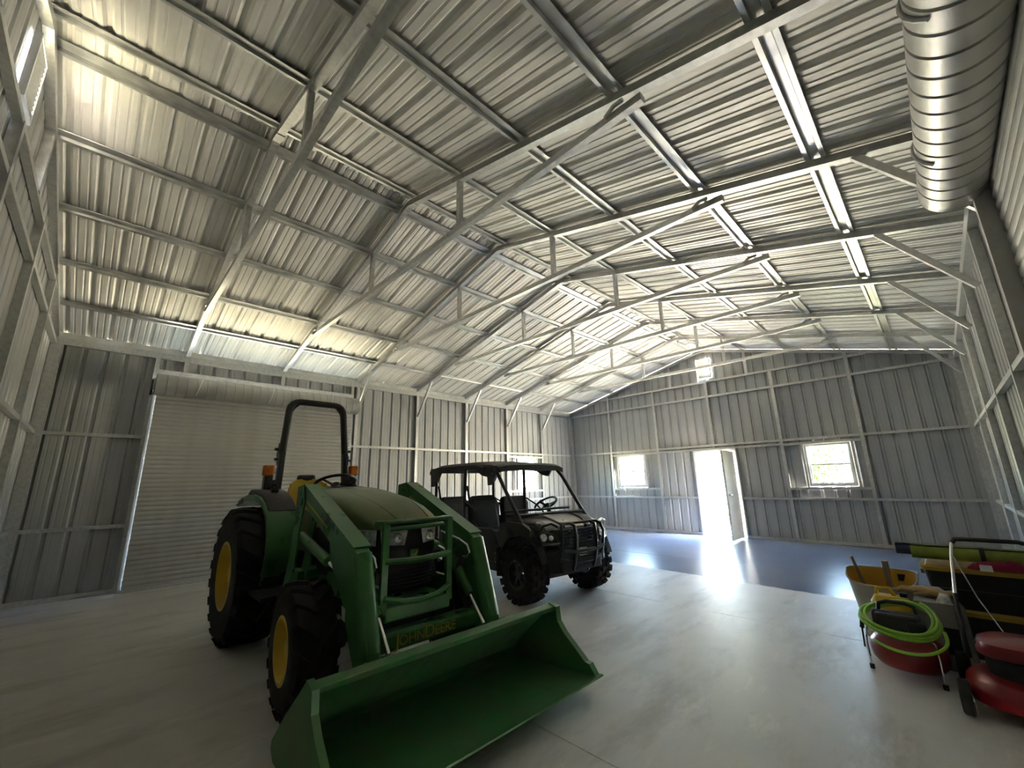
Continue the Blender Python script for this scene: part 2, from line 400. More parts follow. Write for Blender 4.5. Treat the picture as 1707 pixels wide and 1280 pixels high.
# hat channel purlins (open below)
hatp = [(-.070,.006), (-.068,0), (-.036,0), (-.028,.0275), (.028,.0275), (.036,0), (.068,0), (.070,.006)]
def purlin(x):
    s_ = 1 if x <= W/2 else -1; n = math.hypot(1, SL); tx, tz = 1/n, s_*SL/n
    z0 = zr(x)+.0662
    # flanges on the rafters, crown up under the sheets
    line = [(x+a*tx, -.13, z0+b_+a*tz) for a, b_ in hatp]
    mb = MB(); mb.shell(line, (0, LEN+.26, 0), .0025); mb.obj('purlin', M['hat'], ceil)
for d in (.80, 1.69, 2.62, 3.55, W/2-.17):
    purlin(d); purlin(W-d)
# trusses
def truss(k):
    y = k*SY; t = empty('roof_truss', (0, y, 0), 0, ceil)
    for (a, b) in ((-.05, W/2), (W+.05, W/2)):
        za = H+SL*(-.05)
        tubeobj('rafter', t, (a, 0, za+hc), (b, 0, zr(b)+hc), TB, TB)
    g = MB()   # bent ridge sleeve
    pts = [(W/2-.16, zr(W/2-.16)), (W/2-.05, zr(W/2-.045)), (W/2, zr(W/2-.02)), (W/2+.05, zr(W/2-.045)), (W/2+.16, zr(W/2-.16))]
    for (p, q) in zip(pts, pts[1:]): g.beam((p[0], 0, p[1]+hc-.004), (q[0], 0, q[1]+hc-.004), TB+.008, TB+.008, ext=.004)
    g.obj('ridge_sleeve', M['galv'], t)
    tubeobj('bottom_chord', t, (1.52, -.002, 3.965), (7.64, -.002, 3.935), .056, .06)
    for x in (3.62, 5.60): tubeobj('web', t, (x, 0, 3.98), (x, 0, zr(x)+.005), .05, .05, None, (0,1,0))
    for (x0, x1, s_) in ((.03, .58, 1), (W-.03, W-.58, -1)):
        if k < 3: continue          # the roll-up doors leave no room for braces here
        b = MB(); b.beam((x0, .0, 3.0), (x1, .0, zr(x1)+.01), .045, .05); b.obj('knee_brace', M['galv'], t)
    for x in (1.66, 7.47):   # clamp strap where chord meets rafter
        b = MB(); b.tube([(x-.10, -.045, zr(x)-.10), (x-.03, -.047, zr(x)-.055), (x+.05, -.047, zr(x)-.055)], .016, 6); b.obj('clamp', M['galv'], t)
for k in range(1, 8): truss(k)
# --- windows
def window(n, org, ax, wd, z0, z1, nx, cols=3):
    """org = corner at inner side; ax = along-wall unit vector; nx = inward normal"""
    root = struct(empty('window_%d' % n)); ax = Vector(ax); nx = Vector(nx); o = Vector(org)
    def bar(nm, u0, u1, a, b, d0, d1, par, m=M['white']):
        p = [o+ax*u0+nx*d0, o+ax*u1+nx*d0, o+ax*u1+nx*d1, o+ax*u0+nx*d1]
        mb = MB(); mb.add([(q.x,q.y,a) for q in p]+[(q.x,q.y,b) for q in p], [(0,3,2,1),(4,5,6,7),(0,1,5,4),(1,2,6,5),(2,3,7,6),(3,0,4,7)])
        return mb.obj(nm, m, par)
    f = .045
    for (u0,u1,a,b) in ((0,wd,z0,z0+f),(0,wd,z1-f,z1),(0,f,z0+f,z1-f),(wd-f,wd,z0+f,z1-f)): bar('window_frame', u0,u1,a,b, -.06,.02, root)
    zm = (z0+z1)/2
    for i, (a, b, d) in enumerate(((z0+f, zm+.015, -.01), (zm-.015, z1-f, -.035))):
        s = bar('sash', f, wd-f, a, a+.03, d-.012, d+.012, root)
        bar('sash_rail', f, wd-f, b-.03, b, d-.012, d+.012, s)
        bar('sash_stile', f, f+.03, a+.03, b-.03, d-.012, d+.012, s); bar('sash_stile', wd-f-.03, wd-f, a+.03, b-.03, d-.012, d+.012, s)
        ga, gb, g0, g1 = a+.03, b-.03, f+.03, wd-f-.03
        for c in range(1, cols):
            u = g0+(g1-g0)*c/cols; bar('muntin', u-.005, u+.005, ga, gb, d-.006, d+.006, s)
        bar('muntin', g0, g1, (ga+gb)/2-.005, (ga+gb)/2+.005, d-.006, d+.006, s)
        for c in range(cols):
            for r in range(2):
                bar('pane', g0+(g1-g0)*c/cols, g0+(g1-g0)*(c+1)/cols, ga+(gb-ga)*r/2, ga+(gb-ga)*(r+1)/2, d-.001, d+.001, s, M['glass'])
    return root
window(1, (WB1[0], LEN, 0), (1,0,0), WB1[1]-WB1[0], WB1[2], WB1[3], (0,-1,0))
window(2, (WB2[0], LEN, 0), (1,0,0), WB2[1]-WB2[0], WB2[2], WB2[3], (0,-1,0))
window(3, (0, WL[0], 0), (0,1,0), WL[1]-WL[0], WL[2], WL[3], (1,0,0))
# --- gable vents
def vent(x0, x1, z0, z1, y, label, s):
    r = tag(empty('gable_vent', ((x0+x1)/2, y, z0)), label, 'vent'); hw = (x1-x0)/2; hh = z1-z0
    for (a,b,c,d) in ((-hw,hw,0,.02),(-hw,hw,hh-.02,hh),(-hw,-hw+.02,.02,hh-.02),(hw-.02,hw,.02,hh-.02)):
        m = MB(); m.box(a,b,-.02,.02,c,d); m.obj('vent_frame', M['white'], r)
    for i in range(11):
        z = .03+(hh-.06)*(i+.5)/11
        m = MB(); m.beam((-hw+.02, -.0*s, z), (hw-.02, 0, z), .062, .004, (0, s*1.7, 1)); m.obj('louver', M['galv'], r)
vent(*VB, LEN+.03, 'white louvered vent high in the gable above the open walk door', 1)
vent(*VF, -.03, 'white louvered vent in the near gable wall at upper left', -1)
# --- walk door, open inwards
d1 = struct(empty('door_1'))
for (a, b, c, d) in ((BD[0]-.06, BD[0], 0, BD[2]), (BD[1], BD[1]+.06, 0, BD[2]), (BD[0]-.06, BD[1]+.06, BD[2], BD[2]+.05)):
    m = MB(); m.box(a, b, LEN-.02, LEN+.09, c, d); m.obj('door_jamb', M['white'], d1)
m = MB(); m.box(BD[0], BD[1], LEN-.02, LEN+.1, 0, .02); m.obj('door_sill', M['galv'], d1)
leaf = empty('door_leaf', (BD[1]-.015, LEN-.02, .025), math.radians(273), d1)
m = MB(); m.box(.035, .92, -.022, .022, .012, 2.02); m.obj('leaf_panel', M['steel_door'], leaf)
for z in (1.83, 1.05, .25):
    m = MB(); m.cyl((-.006,-.03,z-.05), (-.006,-.03,z+.05), .011, 8); m.box(-.03,.05,-.03,-.0235,z-.05,z+.05); m.obj('hinge', M['rod'], leaf)
m = MB(); m.lathe([(.0,.0),(.03,.0),(.03,.008),(.012,.012),(.012,.035),(.026,.045),(.028,.06),(.018,.07),(0,.072)], (.83,.022,1.0), (0,1,0), 14)
m.lathe([(.0,.0),(.03,.0),(.03,.008),(.012,.012),(.012,.035),(.026,.045),(.028,.06),(.018,.07),(0,.072)], (.83,-.022,1.0), (0,-1,0), 14); m.obj('door_knob', M['chrome'], leaf, smooth=40)
# --- roll-up doors
def roll_door(n, xs, span, zc, rad, closed, xcoil, lift=0.0):
    sgn = 1 if xs < 1 else -1
    r = struct(empty('door_%d' % n)); y0, y1 = span
    ribs = [(rad, y0-.02)]; y = y0-.02; sp = .128
    prof = [(0, y0-.06), (rad*.55, y0-.06), (rad*.55, y0-.03), (rad*.98, y0-.03)]
    yy = y0-.03
    while yy < y1+.03-sp:
        prof += [(rad, yy+.004), (rad, yy+sp-.016), (rad-.007, yy+sp-.010), (rad-.007, yy+sp-.004)]; yy += sp
    prof += [(rad, y1+.03), (rad*.55, y1+.03), (rad*.55, y1+.06), (0, y1+.06)]
    m = MB(); m.lathe(prof, (xcoil, 0, zc), (0,1,0), 40); coil = m.obj('door_coil', M['coil'], r, smooth=25)
    for yb in (y0-.07, y1+.045):
        m = MB(); m.prism([(xs, yb, zc-.13), (xs+(xcoil-xs)*1.15, yb, zc-.06), (xs+(xcoil-xs)*1.15, yb, zc+.06), (xs, yb, zc+.13)], (0, .025, 0)); m.obj('coil_bracket', M['black'], r)
    nst = 3 if closed else 2
    for i in range(nst):     # retaining straps lying round the coil
        ys_ = y0+(y1-y0)*(i+.45)/nst
        m = MB(); m.tube([(xcoil+sgn*(rad+.006)*math.cos(a), ys_+.10*i_/10., zc+(rad+.006)*math.sin(a)) for i_, a in enumerate([math.radians(-50+i*16) for i in range(11)])], .009, 6); m.obj('coil_strap', M['white'], r, smooth=40)
    for yg in (y0-.03, y1-.02):
        m = MB(); m.box(min(xs, xs+sgn*.11), max(xs, xs+sgn*.11), yg, yg+.05, 0, zc-.06); m.obj('door_guide', M['coil'], r)
    if closed:
        xc = xcoil-sgn*rad+sgn*.012; nsl = 44; hgt = zc-lift; sl = hgt/nsl
        me = None
        for i in range(nsl):
            if me is None:
                m = MB(); pr = [(.0,0),(.013,sl*.22),(.016,sl*.5),(.013,sl*.78),(0,sl)]
                m.shell([(sgn*a, 0, b) for a, b in pr], (0, y1-y0-.02, 0), .0015); me = m.mesh('slat', M['curtain'], 35)
            link('slat', me, r, 0, (xc, y0+.01, .012+lift+i*sl))
        m = MB(); m.box(xc-.02, xc+.03, y0+.01, y1-.01, lift, lift+.045); m.obj('bottom_bar', M['galv'], r)
    else:
        m = MB(); m.box(xcoil-.03, xcoil+.03, y0+.01, y1-.01, zc-rad-.05, zc-rad+.01); m.obj('bottom_bar', M['galv'], r)
    return r
roll_door(2, 0.0, LD, 3.03, .17, True, .275)
roll_door(3, W, RD, 3.185, .16, True, W-.168, .012)     # unseen bottom gap, added to throw sunlight up at the ceiling
hd = MB(); hd.box(.012, .03, LD[0]-.04, LD[1]+.04, 3.25, 3.33); hd.obj('header_flashing', M['galv'], wl)

# ------------------------------------------------------------------ tractor (local x forward, y to its left, origin under rear axle)
def tyre(R, wd, rim, lugs, depth, name, parent, loc, side, mirror=1):
    """axis along y; chevron lugs"""
    m = MB(); h = wd/2; rb = R-depth
    prof = [(rim, -h*.82), (rim+.02, -h*.95), ((rim+rb)/2, -h), (rb-.05, -h*.97), (rb-.012, -h*.82), (rb, -h*.55), (rb+.004, 0), (rb, h*.55), (rb-.012, h*.82), (rb-.05, h*.97), ((rim+rb)/2, h), (rim+.02, h*.95), (rim, h*.82)]
    m.lathe(prof, (0,0,0), (0,1,0), 48)
    for s_ in (-1, 1):
        for i in range(lugs):
            a0 = 2*math.pi*(i+(.5 if s_ > 0 else 0))/lugs; rows = []
            sw = 2.4*math.pi/lugs*.62
            for (fy, fa, top, half) in ((.02, 0, R, .17), (.50, .55, R, .2), (.86, 1.0, R-.012, .24), (1.0, 1.08, R-.075, .24)):
                an = a0+mirror*fa*sw; y = s_*h*fy; hw = half*2*math.pi/lugs
                pts = []
                for (da, rr) in ((-hw, rb-.03), (-hw*.72, top), (hw*.72, top), (hw, rb-.03)):
                    if fy == 1.0 and rr < top: rr = top-.03
                    pts.append(Vector((rr*math.cos(an+da), y*(1.015 if fy == 1 else 1), rr*math.sin(an+da))))
                rows.append(pts)
            m.grid(rows)
            m.add(rows[0], [(0,1,2,3)]); m.add(rows[-1], [(3,2,1,0)])
    o = m.obj(name, M['rubber'], parent, smooth=32, loc=loc)
    return o
def wheel_rim(parent, rim, wd, side, hubr, bolts):
    """yellow disc, outer face towards side*y"""
    m = MB(); h = wd/2*side
    m.lathe([(rim+.012, h*.86), (rim+.018, h*.95), (rim-.006, h*.97), (rim-.02, h*.80), (rim-.045, h*.52), (rim*.72, h*.44), (rim*.45, h*.50), (hubr*1.2, h*.50), (hubr, h*.66), (hubr*.85, h*.70), (0.001, h*.70)], (0,0,0), (0,1,0), 36)
    o = m.obj('rim', M['yellow'], parent, smooth=35)
    for i in range(bolts):
        a = 2*math.pi*i/bolts; r = hubr*1.5; b = MB(); b.cyl((r*math.cos(a), h*.46, r*math.sin(a)), (r*math.cos(a), h*.60, r*math.sin(a)), .013, 6); b.obj('wheel_bolt', M['yellow'], parent)
    return o
TR = tag(empty('tractor', (3.64, 2.48, 0)), 'green compact tractor with yellow wheels, black roll bar and front loader bucket', 'tractor')
for s_ in (-1, 1):
    t = tyre(.62, .42, .288, 20, .035, 'rear_tire', TR, (0, s_*.575, .615), s_, -s_); wheel_rim(t, .288, .42, s_, .09, 8); wheel_rim(t, .31, .30, -s_, .09, 0)
    t = tyre(.402, .27, .185, 17, .028, 'front_tire', TR, (1.79, s_*.625, .400), s_, -s_); wheel_rim(t, .185, .27, s_, .06, 6); wheel_rim(t, .175, .20, -s_, .06, 0); t.rotation_euler = (0, 0, math.radians(-4.5))
# chassis, axles
m = MB(); m.box(-.35, .75, -.20, .20, .42, .82); m.box(.70, 1.95, -.17, .17, .55, .80); m.cyl((0,-.42,.615),(0,.42,.615), .11, 14); m.obj('transmission', M['blackplastic'], TR, smooth=30, bevel=.015)
m = MB(); m.cyl((1.79,-.50,.41),(1.79,.50,.41), .065, 12); m.box(1.66, 1.92, -.14, .14, .36, .58); m.cyl((1.62,-.40,.40),(1.62,.40,.40), .018, 8)
for s_ in (-1, 1): m.lathe([(.0,-.1),(.09,-.1),(.10,.0),(.075,.09),(0,.1)], (1.79, s_*.46, .41), (0, s_, 0), 14)
m.obj('front_axle', M['blackplastic'], TR, smooth=30)
m = MB(); m.box(.62, 2.02, -.205, .205, .78, 1.06); m.box(.30, .70, -.22, .22, .80, 1.08); m.obj('engine', M['blackplastic'], TR, bevel=.02)
m = MB()
for s_ in (-1, 1): m.box(.25, .95, s_*.52-.16, s_*.52+.16, .52, .555)
m.box(.25,.60,-.40,.40,.50,.53); m.obj('footplate', M['blackplastic'], TR, bevel=.008)
for s_ in (-1, 1):
    m = MB(); m.tube([(.50, s_*.5, .52), (.52, s_*.62, .36), (.66, s_*.62, .33), (.70, s_*.5, .52)], .012, 6); m.obj('step', M['blackplastic'], TR)
# fenders
for s_ in (-1, 1):
    path = [(.56,.60),(.63,.72),(.665,.86),(.645,1.00),(.575,1.13),(.45,1.23),(.28,1.285),(.05,1.31),(-.2,1.305),(-.42,1.275),(-.58,1.235),(-.66,1.25)]
    rows = []
    yo, yi = s_*.61, s_*.33
    m = MB(); m.shell([(x, yo, z) for x, z in path], (0, yi-yo, 0), .012)
    m.shell([(x*.985, yo, z-.001) for x, z in path[:-1]], (0, -s_*.02, 0), -.045)
    f = m.obj('fender', M['green'], TR, smooth=40)
    m = MB(); m.prism([(.60, yi, .60),(.66, yi, .86),(.57, yi, 1.12),(.28, yi, 1.27),(-.42, yi, 1.26),(-.5, yi, .9),(.1,yi,.75),(.3,yi,.55)], (0, s_*.012, 0)); m.obj('fender_side', M['green'], f)
    # black console on the fender
    cp = [(.50,1.20),(.36,1.30),(.20,1.365),(-.02,1.40),(-.22,1.405),(-.30,1.38),(-.34,1.29),(.05,1.30),(.30,1.27)]
    m = MB(); m.prism([(x, s_*.58, z) for x, z in cp], (0, -s_*.26, 0)); c = m.obj('fender_console', M['blackplastic'], TR, smooth=35, bevel=.015)
    m = MB(); m.lathe([(.0,.0),(.035,.0),(.042,.03),(.034,.032),(.03,.008),(0,.008)], (.16, s_*.45, 1.375), (.2,0,1), 16); m.obj('cup_holder', M['black'], c, smooth=40)
    m = MB(); m.lathe([(.0,.0),(.035,.0),(.042,.03),(.034,.032),(.03,.008),(0,.008)], (-.02, s_*.45, 1.398), (.05,0,1), 16); m.obj('cup_holder', M['black'], c, smooth=40)
    m = MB(); m.tube([(-.2, s_*.40, 1.40),(-.21, s_*.40, 1.46),(-.12, s_*.40, 1.47),(.02, s_*.40, 1.46),(.03, s_*.40, 1.40)], .012, 8); m.obj('grab_handle', M['black'], c, smooth=40)
# green body tub below the seat and floor
m = MB(); m.box(-.45, .30, -.33, .33, .82, 1.12); m.obj('seat_base', M['green'], TR, bevel=.03)
# seat
m = MB()
rows = []
for i in range(9):
    t = i/8; x = -.20+.02*math.sin(t*3)-.08*t; z = 1.10+.41*t; wv = .235*(1-.25*max(0, t-.55)/.45); row = []
    for k in range(9):
        a = -1+2*k/8; row.append((x+.07*abs(a)**2.2, a*wv, z-.05*abs(a)**4*(t > .9)))
    rows.append(row)
back = [[(p[0]-.05, p[1], p[2]) for p in r] for r in rows]
m.grid(rows); m.grid([r[::-1] for r in back])
for a, b in ((0, 0), (-1, -1)):
    m.grid([[r[a] for r in rows], [r[b] for r in back]])
m.grid([rows[-1], back[-1]]); m.grid([rows[0], back[0]])
seat = MB(); seat.box(-.30, .18, -.24, .24, 1.10, 1.19); so = seat.obj('seat', M['yellow'], TR, bevel=.035)
m.obj('seat_back', M['yellow'], so, smooth=50)
m = MB(); m.box(-.36, -.27, -.10, .10, 1.45, 1.56); m.obj('headrest', M['black'], so, bevel=.03)
for s_ in (-1, 1):
    m = MB(); m.box(-.36, -.02, s_*.29-.03, s_*.29+.03, 1.28, 1.33); m.box(-.34,-.30, s_*.29-.02, s_*.29+.02, 1.1,1.3); m.obj('armrest', M['black'], so, bevel=.012)
# steering wheel
m = MB(); ax = Vector((-.38, 0, .92)).normalized(); e1 = Vector((0,1,0)); e2 = ax.cross(e1); c0 = Vector((.56, 0, 1.455))
m.tube([c0+(e1*math.cos(a)+e2*math.sin(a))*.195 for a in [2*math.pi*i/28 for i in range(28)]], .016, 8, closed=True)
for a in (90, 210, 330):
    d = e1*math.cos(math.radians(a))+e2*math.sin(math.radians(a)); m.tube([c0-ax*.035, c0-ax*.02+d*.09, c0+d*.19], .013, 6)
m.cyl(c0-ax*.05, c0-ax*.01, .045, 12); sw_ = m.obj('steering_wheel', M['black'], TR, smooth=40)
m = MB(); m.cyl(c0-ax*.04, c0-ax*.34, .04, 10, .06); m.obj('steering_column', M['blackplastic'], sw_, smooth=40)
m = MB(); m.prism([(.50,-.27,1.0),(.50,-.27,1.22),(.60,-.27,1.34),(.80,-.27,1.38),(.80,-.27,1.0)], (0,.54,0)); m.obj('dash_panel', M['blackplastic'], TR, bevel=.03)
# hood
st = [(.55,1.405,.35,1.10),(.75,1.415,.355,1.09),(1.05,1.405,.35,1.08),(1.35,1.372,.338,1.08),(1.62,1.33,.32,1.095),(1.84,1.278,.298,1.098),(2.00,1.222,.278,1.10),(2.09,1.18,.258,1.102),(2.135,1.145,.245,1.105)]
rows = []
for (x, zt, hw, zb) in st:
    row = []
    for k in range(21):
        a = math.pi*k/20; cx = math.cos(a); sx = math.sin(a)
        y = -hw*math.copysign(abs(cx)**.55, cx); z = zb+(zt-zb)*abs(sx)**.62
        bow = .0 if x < 1.9 else (x-1.9)*.35*(y/hw)**2
        row.append((x-bow, y, z))
    rows.append(row)
m = MB(); m.grid(rows)
nose = rows[-1]; m.add(list(nose), [tuple(range(len(nose)))])
hood = m.obj('hood', M['greendust'], TR, smooth=38)
for s_ in (-1, 1):
    m = MB(); m.tube([(x-.0, s_*hw*.52, zb+(zt-zb)*.955) for (x, zt, hw, zb) in st[1:-1]], .006, 6); m.obj('hood_crease', M['greendust'], hood, smooth=60)
m = MB(); m.tube([(st[-1][0]-.30*(k/10)**2*.12+.01, st[-1][2]*k/10*1.06, 1.112) for k in range(-10, 11)], .016, 8); m.obj('hood_lip', M['green'], hood, smooth=60)
m = MB(); m.prism([(.68,-.16,1.418),(.92,-.17,1.415),(.92,-.04,1.4175),(.70,-.03,1.42)], (0,0,.004)); m.obj('hood_vent', M['blackplastic'], hood)
for s_ in (-1, 1):
    m = MB(); top_ = [(.62,1.30),(.9,1.275),(1.2,1.235),(1.5,1.175),(1.66,1.125)]; bot_ = [(.62,1.235),(.9,1.205),(1.2,1.165),(1.5,1.13),(1.66,1.12)]
    def hy(x): 
        for a, b in zip(st, st[1:]):
            if a[0] <= x <= b[0]: return a[2]+(b[2]-a[2])*(x-a[0])/(b[0]-a[0])
    m.grid([[(x, s_*(hy(x)+.004), z) for x, z in top_], [(x, s_*(hy(x)+.004), z) for x, z in bot_]]); m.obj('hood_stripe', M['lettering'], hood)
    m = MB(); m.prism([(.60, s_*.345, .86),(.60, s_*.345, 1.11),(1.05, s_*.345, 1.10),(1.05, s_*.335, .86)], (0, -s_*.03, 0)); m.obj('side_panel', M['greendust'], hood)
    m = MB(); m.prism([(1.06, s_*.30, .70),(1.06, s_*.32, 1.10),(1.95, s_*.27, 1.09),(2.05, s_*.25, .72)], (0, -s_*.05, 0)); m.obj('side_screen', M['black'], hood)
# grille fascia
m = MB(); rows = []
for z, bx in ((.66, 2.06), (.80, 2.10), (.95, 2.11), (1.11, 2.085)):
    rows.append([(bx-.11*abs(y/.26)**3, y, z) for y in [-.265+.53*k/14 for k in range(15)]])
m.grid(rows); m.grid([[(p[0]-.25, p[1], p[2]) for p in r][::-1] for r in rows]); m.box(1.80, 1.99, -.262, .262, .66, 1.105)
gr = m.obj('grille', M['black'], TR, smooth=40)
for i in range(7):
    z = .70+i*.025; m = MB(); m.tube([(2.09+(z-.66)*.15-.11*abs(y/.26)**3, y, z) for y in [-.2+.4*k/8 for k in range(9)]], .005, 5); m.obj('grille_bar', M['blackplastic'], gr)
m = MB(); m.prism([(2.122,-.035,.955),(2.122,.035,.955),(2.122,.035,.91),(2.122,.022,.885),(2.122,-.022,.885),(2.122,-.035,.91)], (.006,0,0)); em = m.obj('emblem', M['green'], gr)
dz = [(-.024,.915),(-.012,.922),(.004,.923),(.014,.933),(.016,.946),(.021,.936),(.026,.944),(.024,.930),(.018,.921),(.012,.914),(.022,.902),(.018,.899),(.006,.909),(-.008,.910),(-.018,.898),(-.022,.901),(-.016,.911)]
m = MB(); m.prism([(2.129, y, z) for y, z in dz], (.003,0,0)); m.obj('emblem_deer', M['lettering'], em)
for s_ in (-1, 1):
    # wrap-round headlight: front part and side part
    fr = [(.055,1.098),(.16,1.102),(.235,1.102),(.225,.995),(.08,.988)]
    m = MB(); m.prism([(2.113-.11*abs(y/.26)**3, s_*y, z) for y, z in fr], (.012, 0, 0)); hl = m.obj('headlight', M['lens'], gr, bevel=.004)
    sd_ = [(2.045,1.102),(1.84,1.098),(1.87,1.05),(1.95,1.00),(2.04,.993)]
    m = MB(); m.prism([(x, s_*(.262+(2.05-x)*.16), z) for x, z in sd_], (0, s_*.010, 0)); m.obj('headlight_side', M['lens'], hl, bevel=.004)
    m = MB(); m.lathe([(.0,-.004),(.022,-.002),(.034,.006),(.036,.008)], (2.108, s_*.135, 1.045), (1,0,0), 14); m.obj('reflector', M['chrome'], hl, smooth=40)
# brush guard
m = MB()
for y in (-.315, .20):
    m.beam((2.28, y, 1.175), (2.27, y, .60), .045, .03, (1,0,0))
m.tube([(2.17,-.33,1.165),(2.285,-.315,1.17),(2.30,-.06,1.172),(2.285,.20,1.17),(2.17,.215,1.165)], .016, 8)
m.tube([(2.285,-.315,.925),(2.31,-.18,.918),(2.315,-.05,.915),(2.31,.09,.92),(2.285,.20,.925)], .02, 8)
m.tube([(2.285,.20,.70),(2.31,.08,.665),(2.315,-.06,.655),(2.31,-.18,.665),(2.285,-.315,.70)], .02, 8)
m.obj('brush_guard', M['green'], TR, smooth=40)
m = MB(); m.box(1.90, 2.29, -.30, .21, .55, .645); m.obj('front_frame', M['green'], TR, bevel=.01)
for s_ in (-1, 1):
    m = MB(); m.box(.9, 2.2, s_*.27-.02, s_*.27+.02, .58, .74); m.obj('loader_frame', M['green'], TR)
# roll bar
def hoop(z0, z1, xb, hb, ht, x1, rad=.11):
    pts = [(xb, -hb, z0)]
    for a in (180, 157, 135, 112, 90): pts.append((x1, -ht+rad+rad*math.cos(math.radians(a)), z1-rad+rad*math.sin(math.radians(a))))
    for a in (90, 67, 45, 22, 0): pts.append((x1, ht-rad+rad*math.cos(math.radians(a)), z1-rad+rad*math.sin(math.radians(a))))
    pts.append((xb, hb, z0)); return pts
m = MB(); m.tube(hoop(1.80, 2.385, -.10, .345, .31, -.13), .039, 8)
rb_ = m.obj('roll_bar', M['black'], TR, smooth=50)
for s_ in (-1, 1):
    m = MB(); m.beam((-.10, s_*.345, 1.80), (-.07, s_*.375, 1.12), .055, .065, (1,0,0)); m.obj('roll_bar_post', M['black'], rb_)
    m = MB(); m.prism([(-.15, s_*.37-.012, 1.66),(-.05, s_*.37-.012, 1.66),(-.05, s_*.37-.012, 1.76),(-.10, s_*.37-.012, 1.80),(-.13, s_*.37-.012, 1.90),(-.18, s_*.37-.012, 1.78)], (0,.024,0)); m.cyl((-.12,s_*.32,1.83),(-.12,s_*.42,1.83),.016,8); m.cyl((-.10,s_*.32,1.72),(-.10,s_*.42,1.72),.014,8); m.obj('hinge_plate', M['black'], rb_)
    m = MB(); m.prism([(-.11, s_*.285, 2.24),(-.11, s_*.255, 2.30),(-.11, s_*.21, 2.345),(-.11, s_*.15, 2.355),(-.11, s_*.20, 2.37),(-.11,s_*.275,2.34)], (-.03,0,0)); m.obj('corner_gusset', M['black'], rb_)
    m = MB(); m.box(-.15, -.06, s_*.46-.04, s_*.46+.04, 1.36, 1.545); m.box(-.12,-.08, min(s_*.36,s_*.44), max(s_*.36,s_*.44), 1.40, 1.50); lb = m.obj('lamp_bracket', M['black'], TR, bevel=.008)
    m = MB(); m.box(-.15, -.045, s_*.465-.047, s_*.465+.047, 1.545, 1.655); m.obj('signal_lamp', M['amber'], lb, bevel=.012)
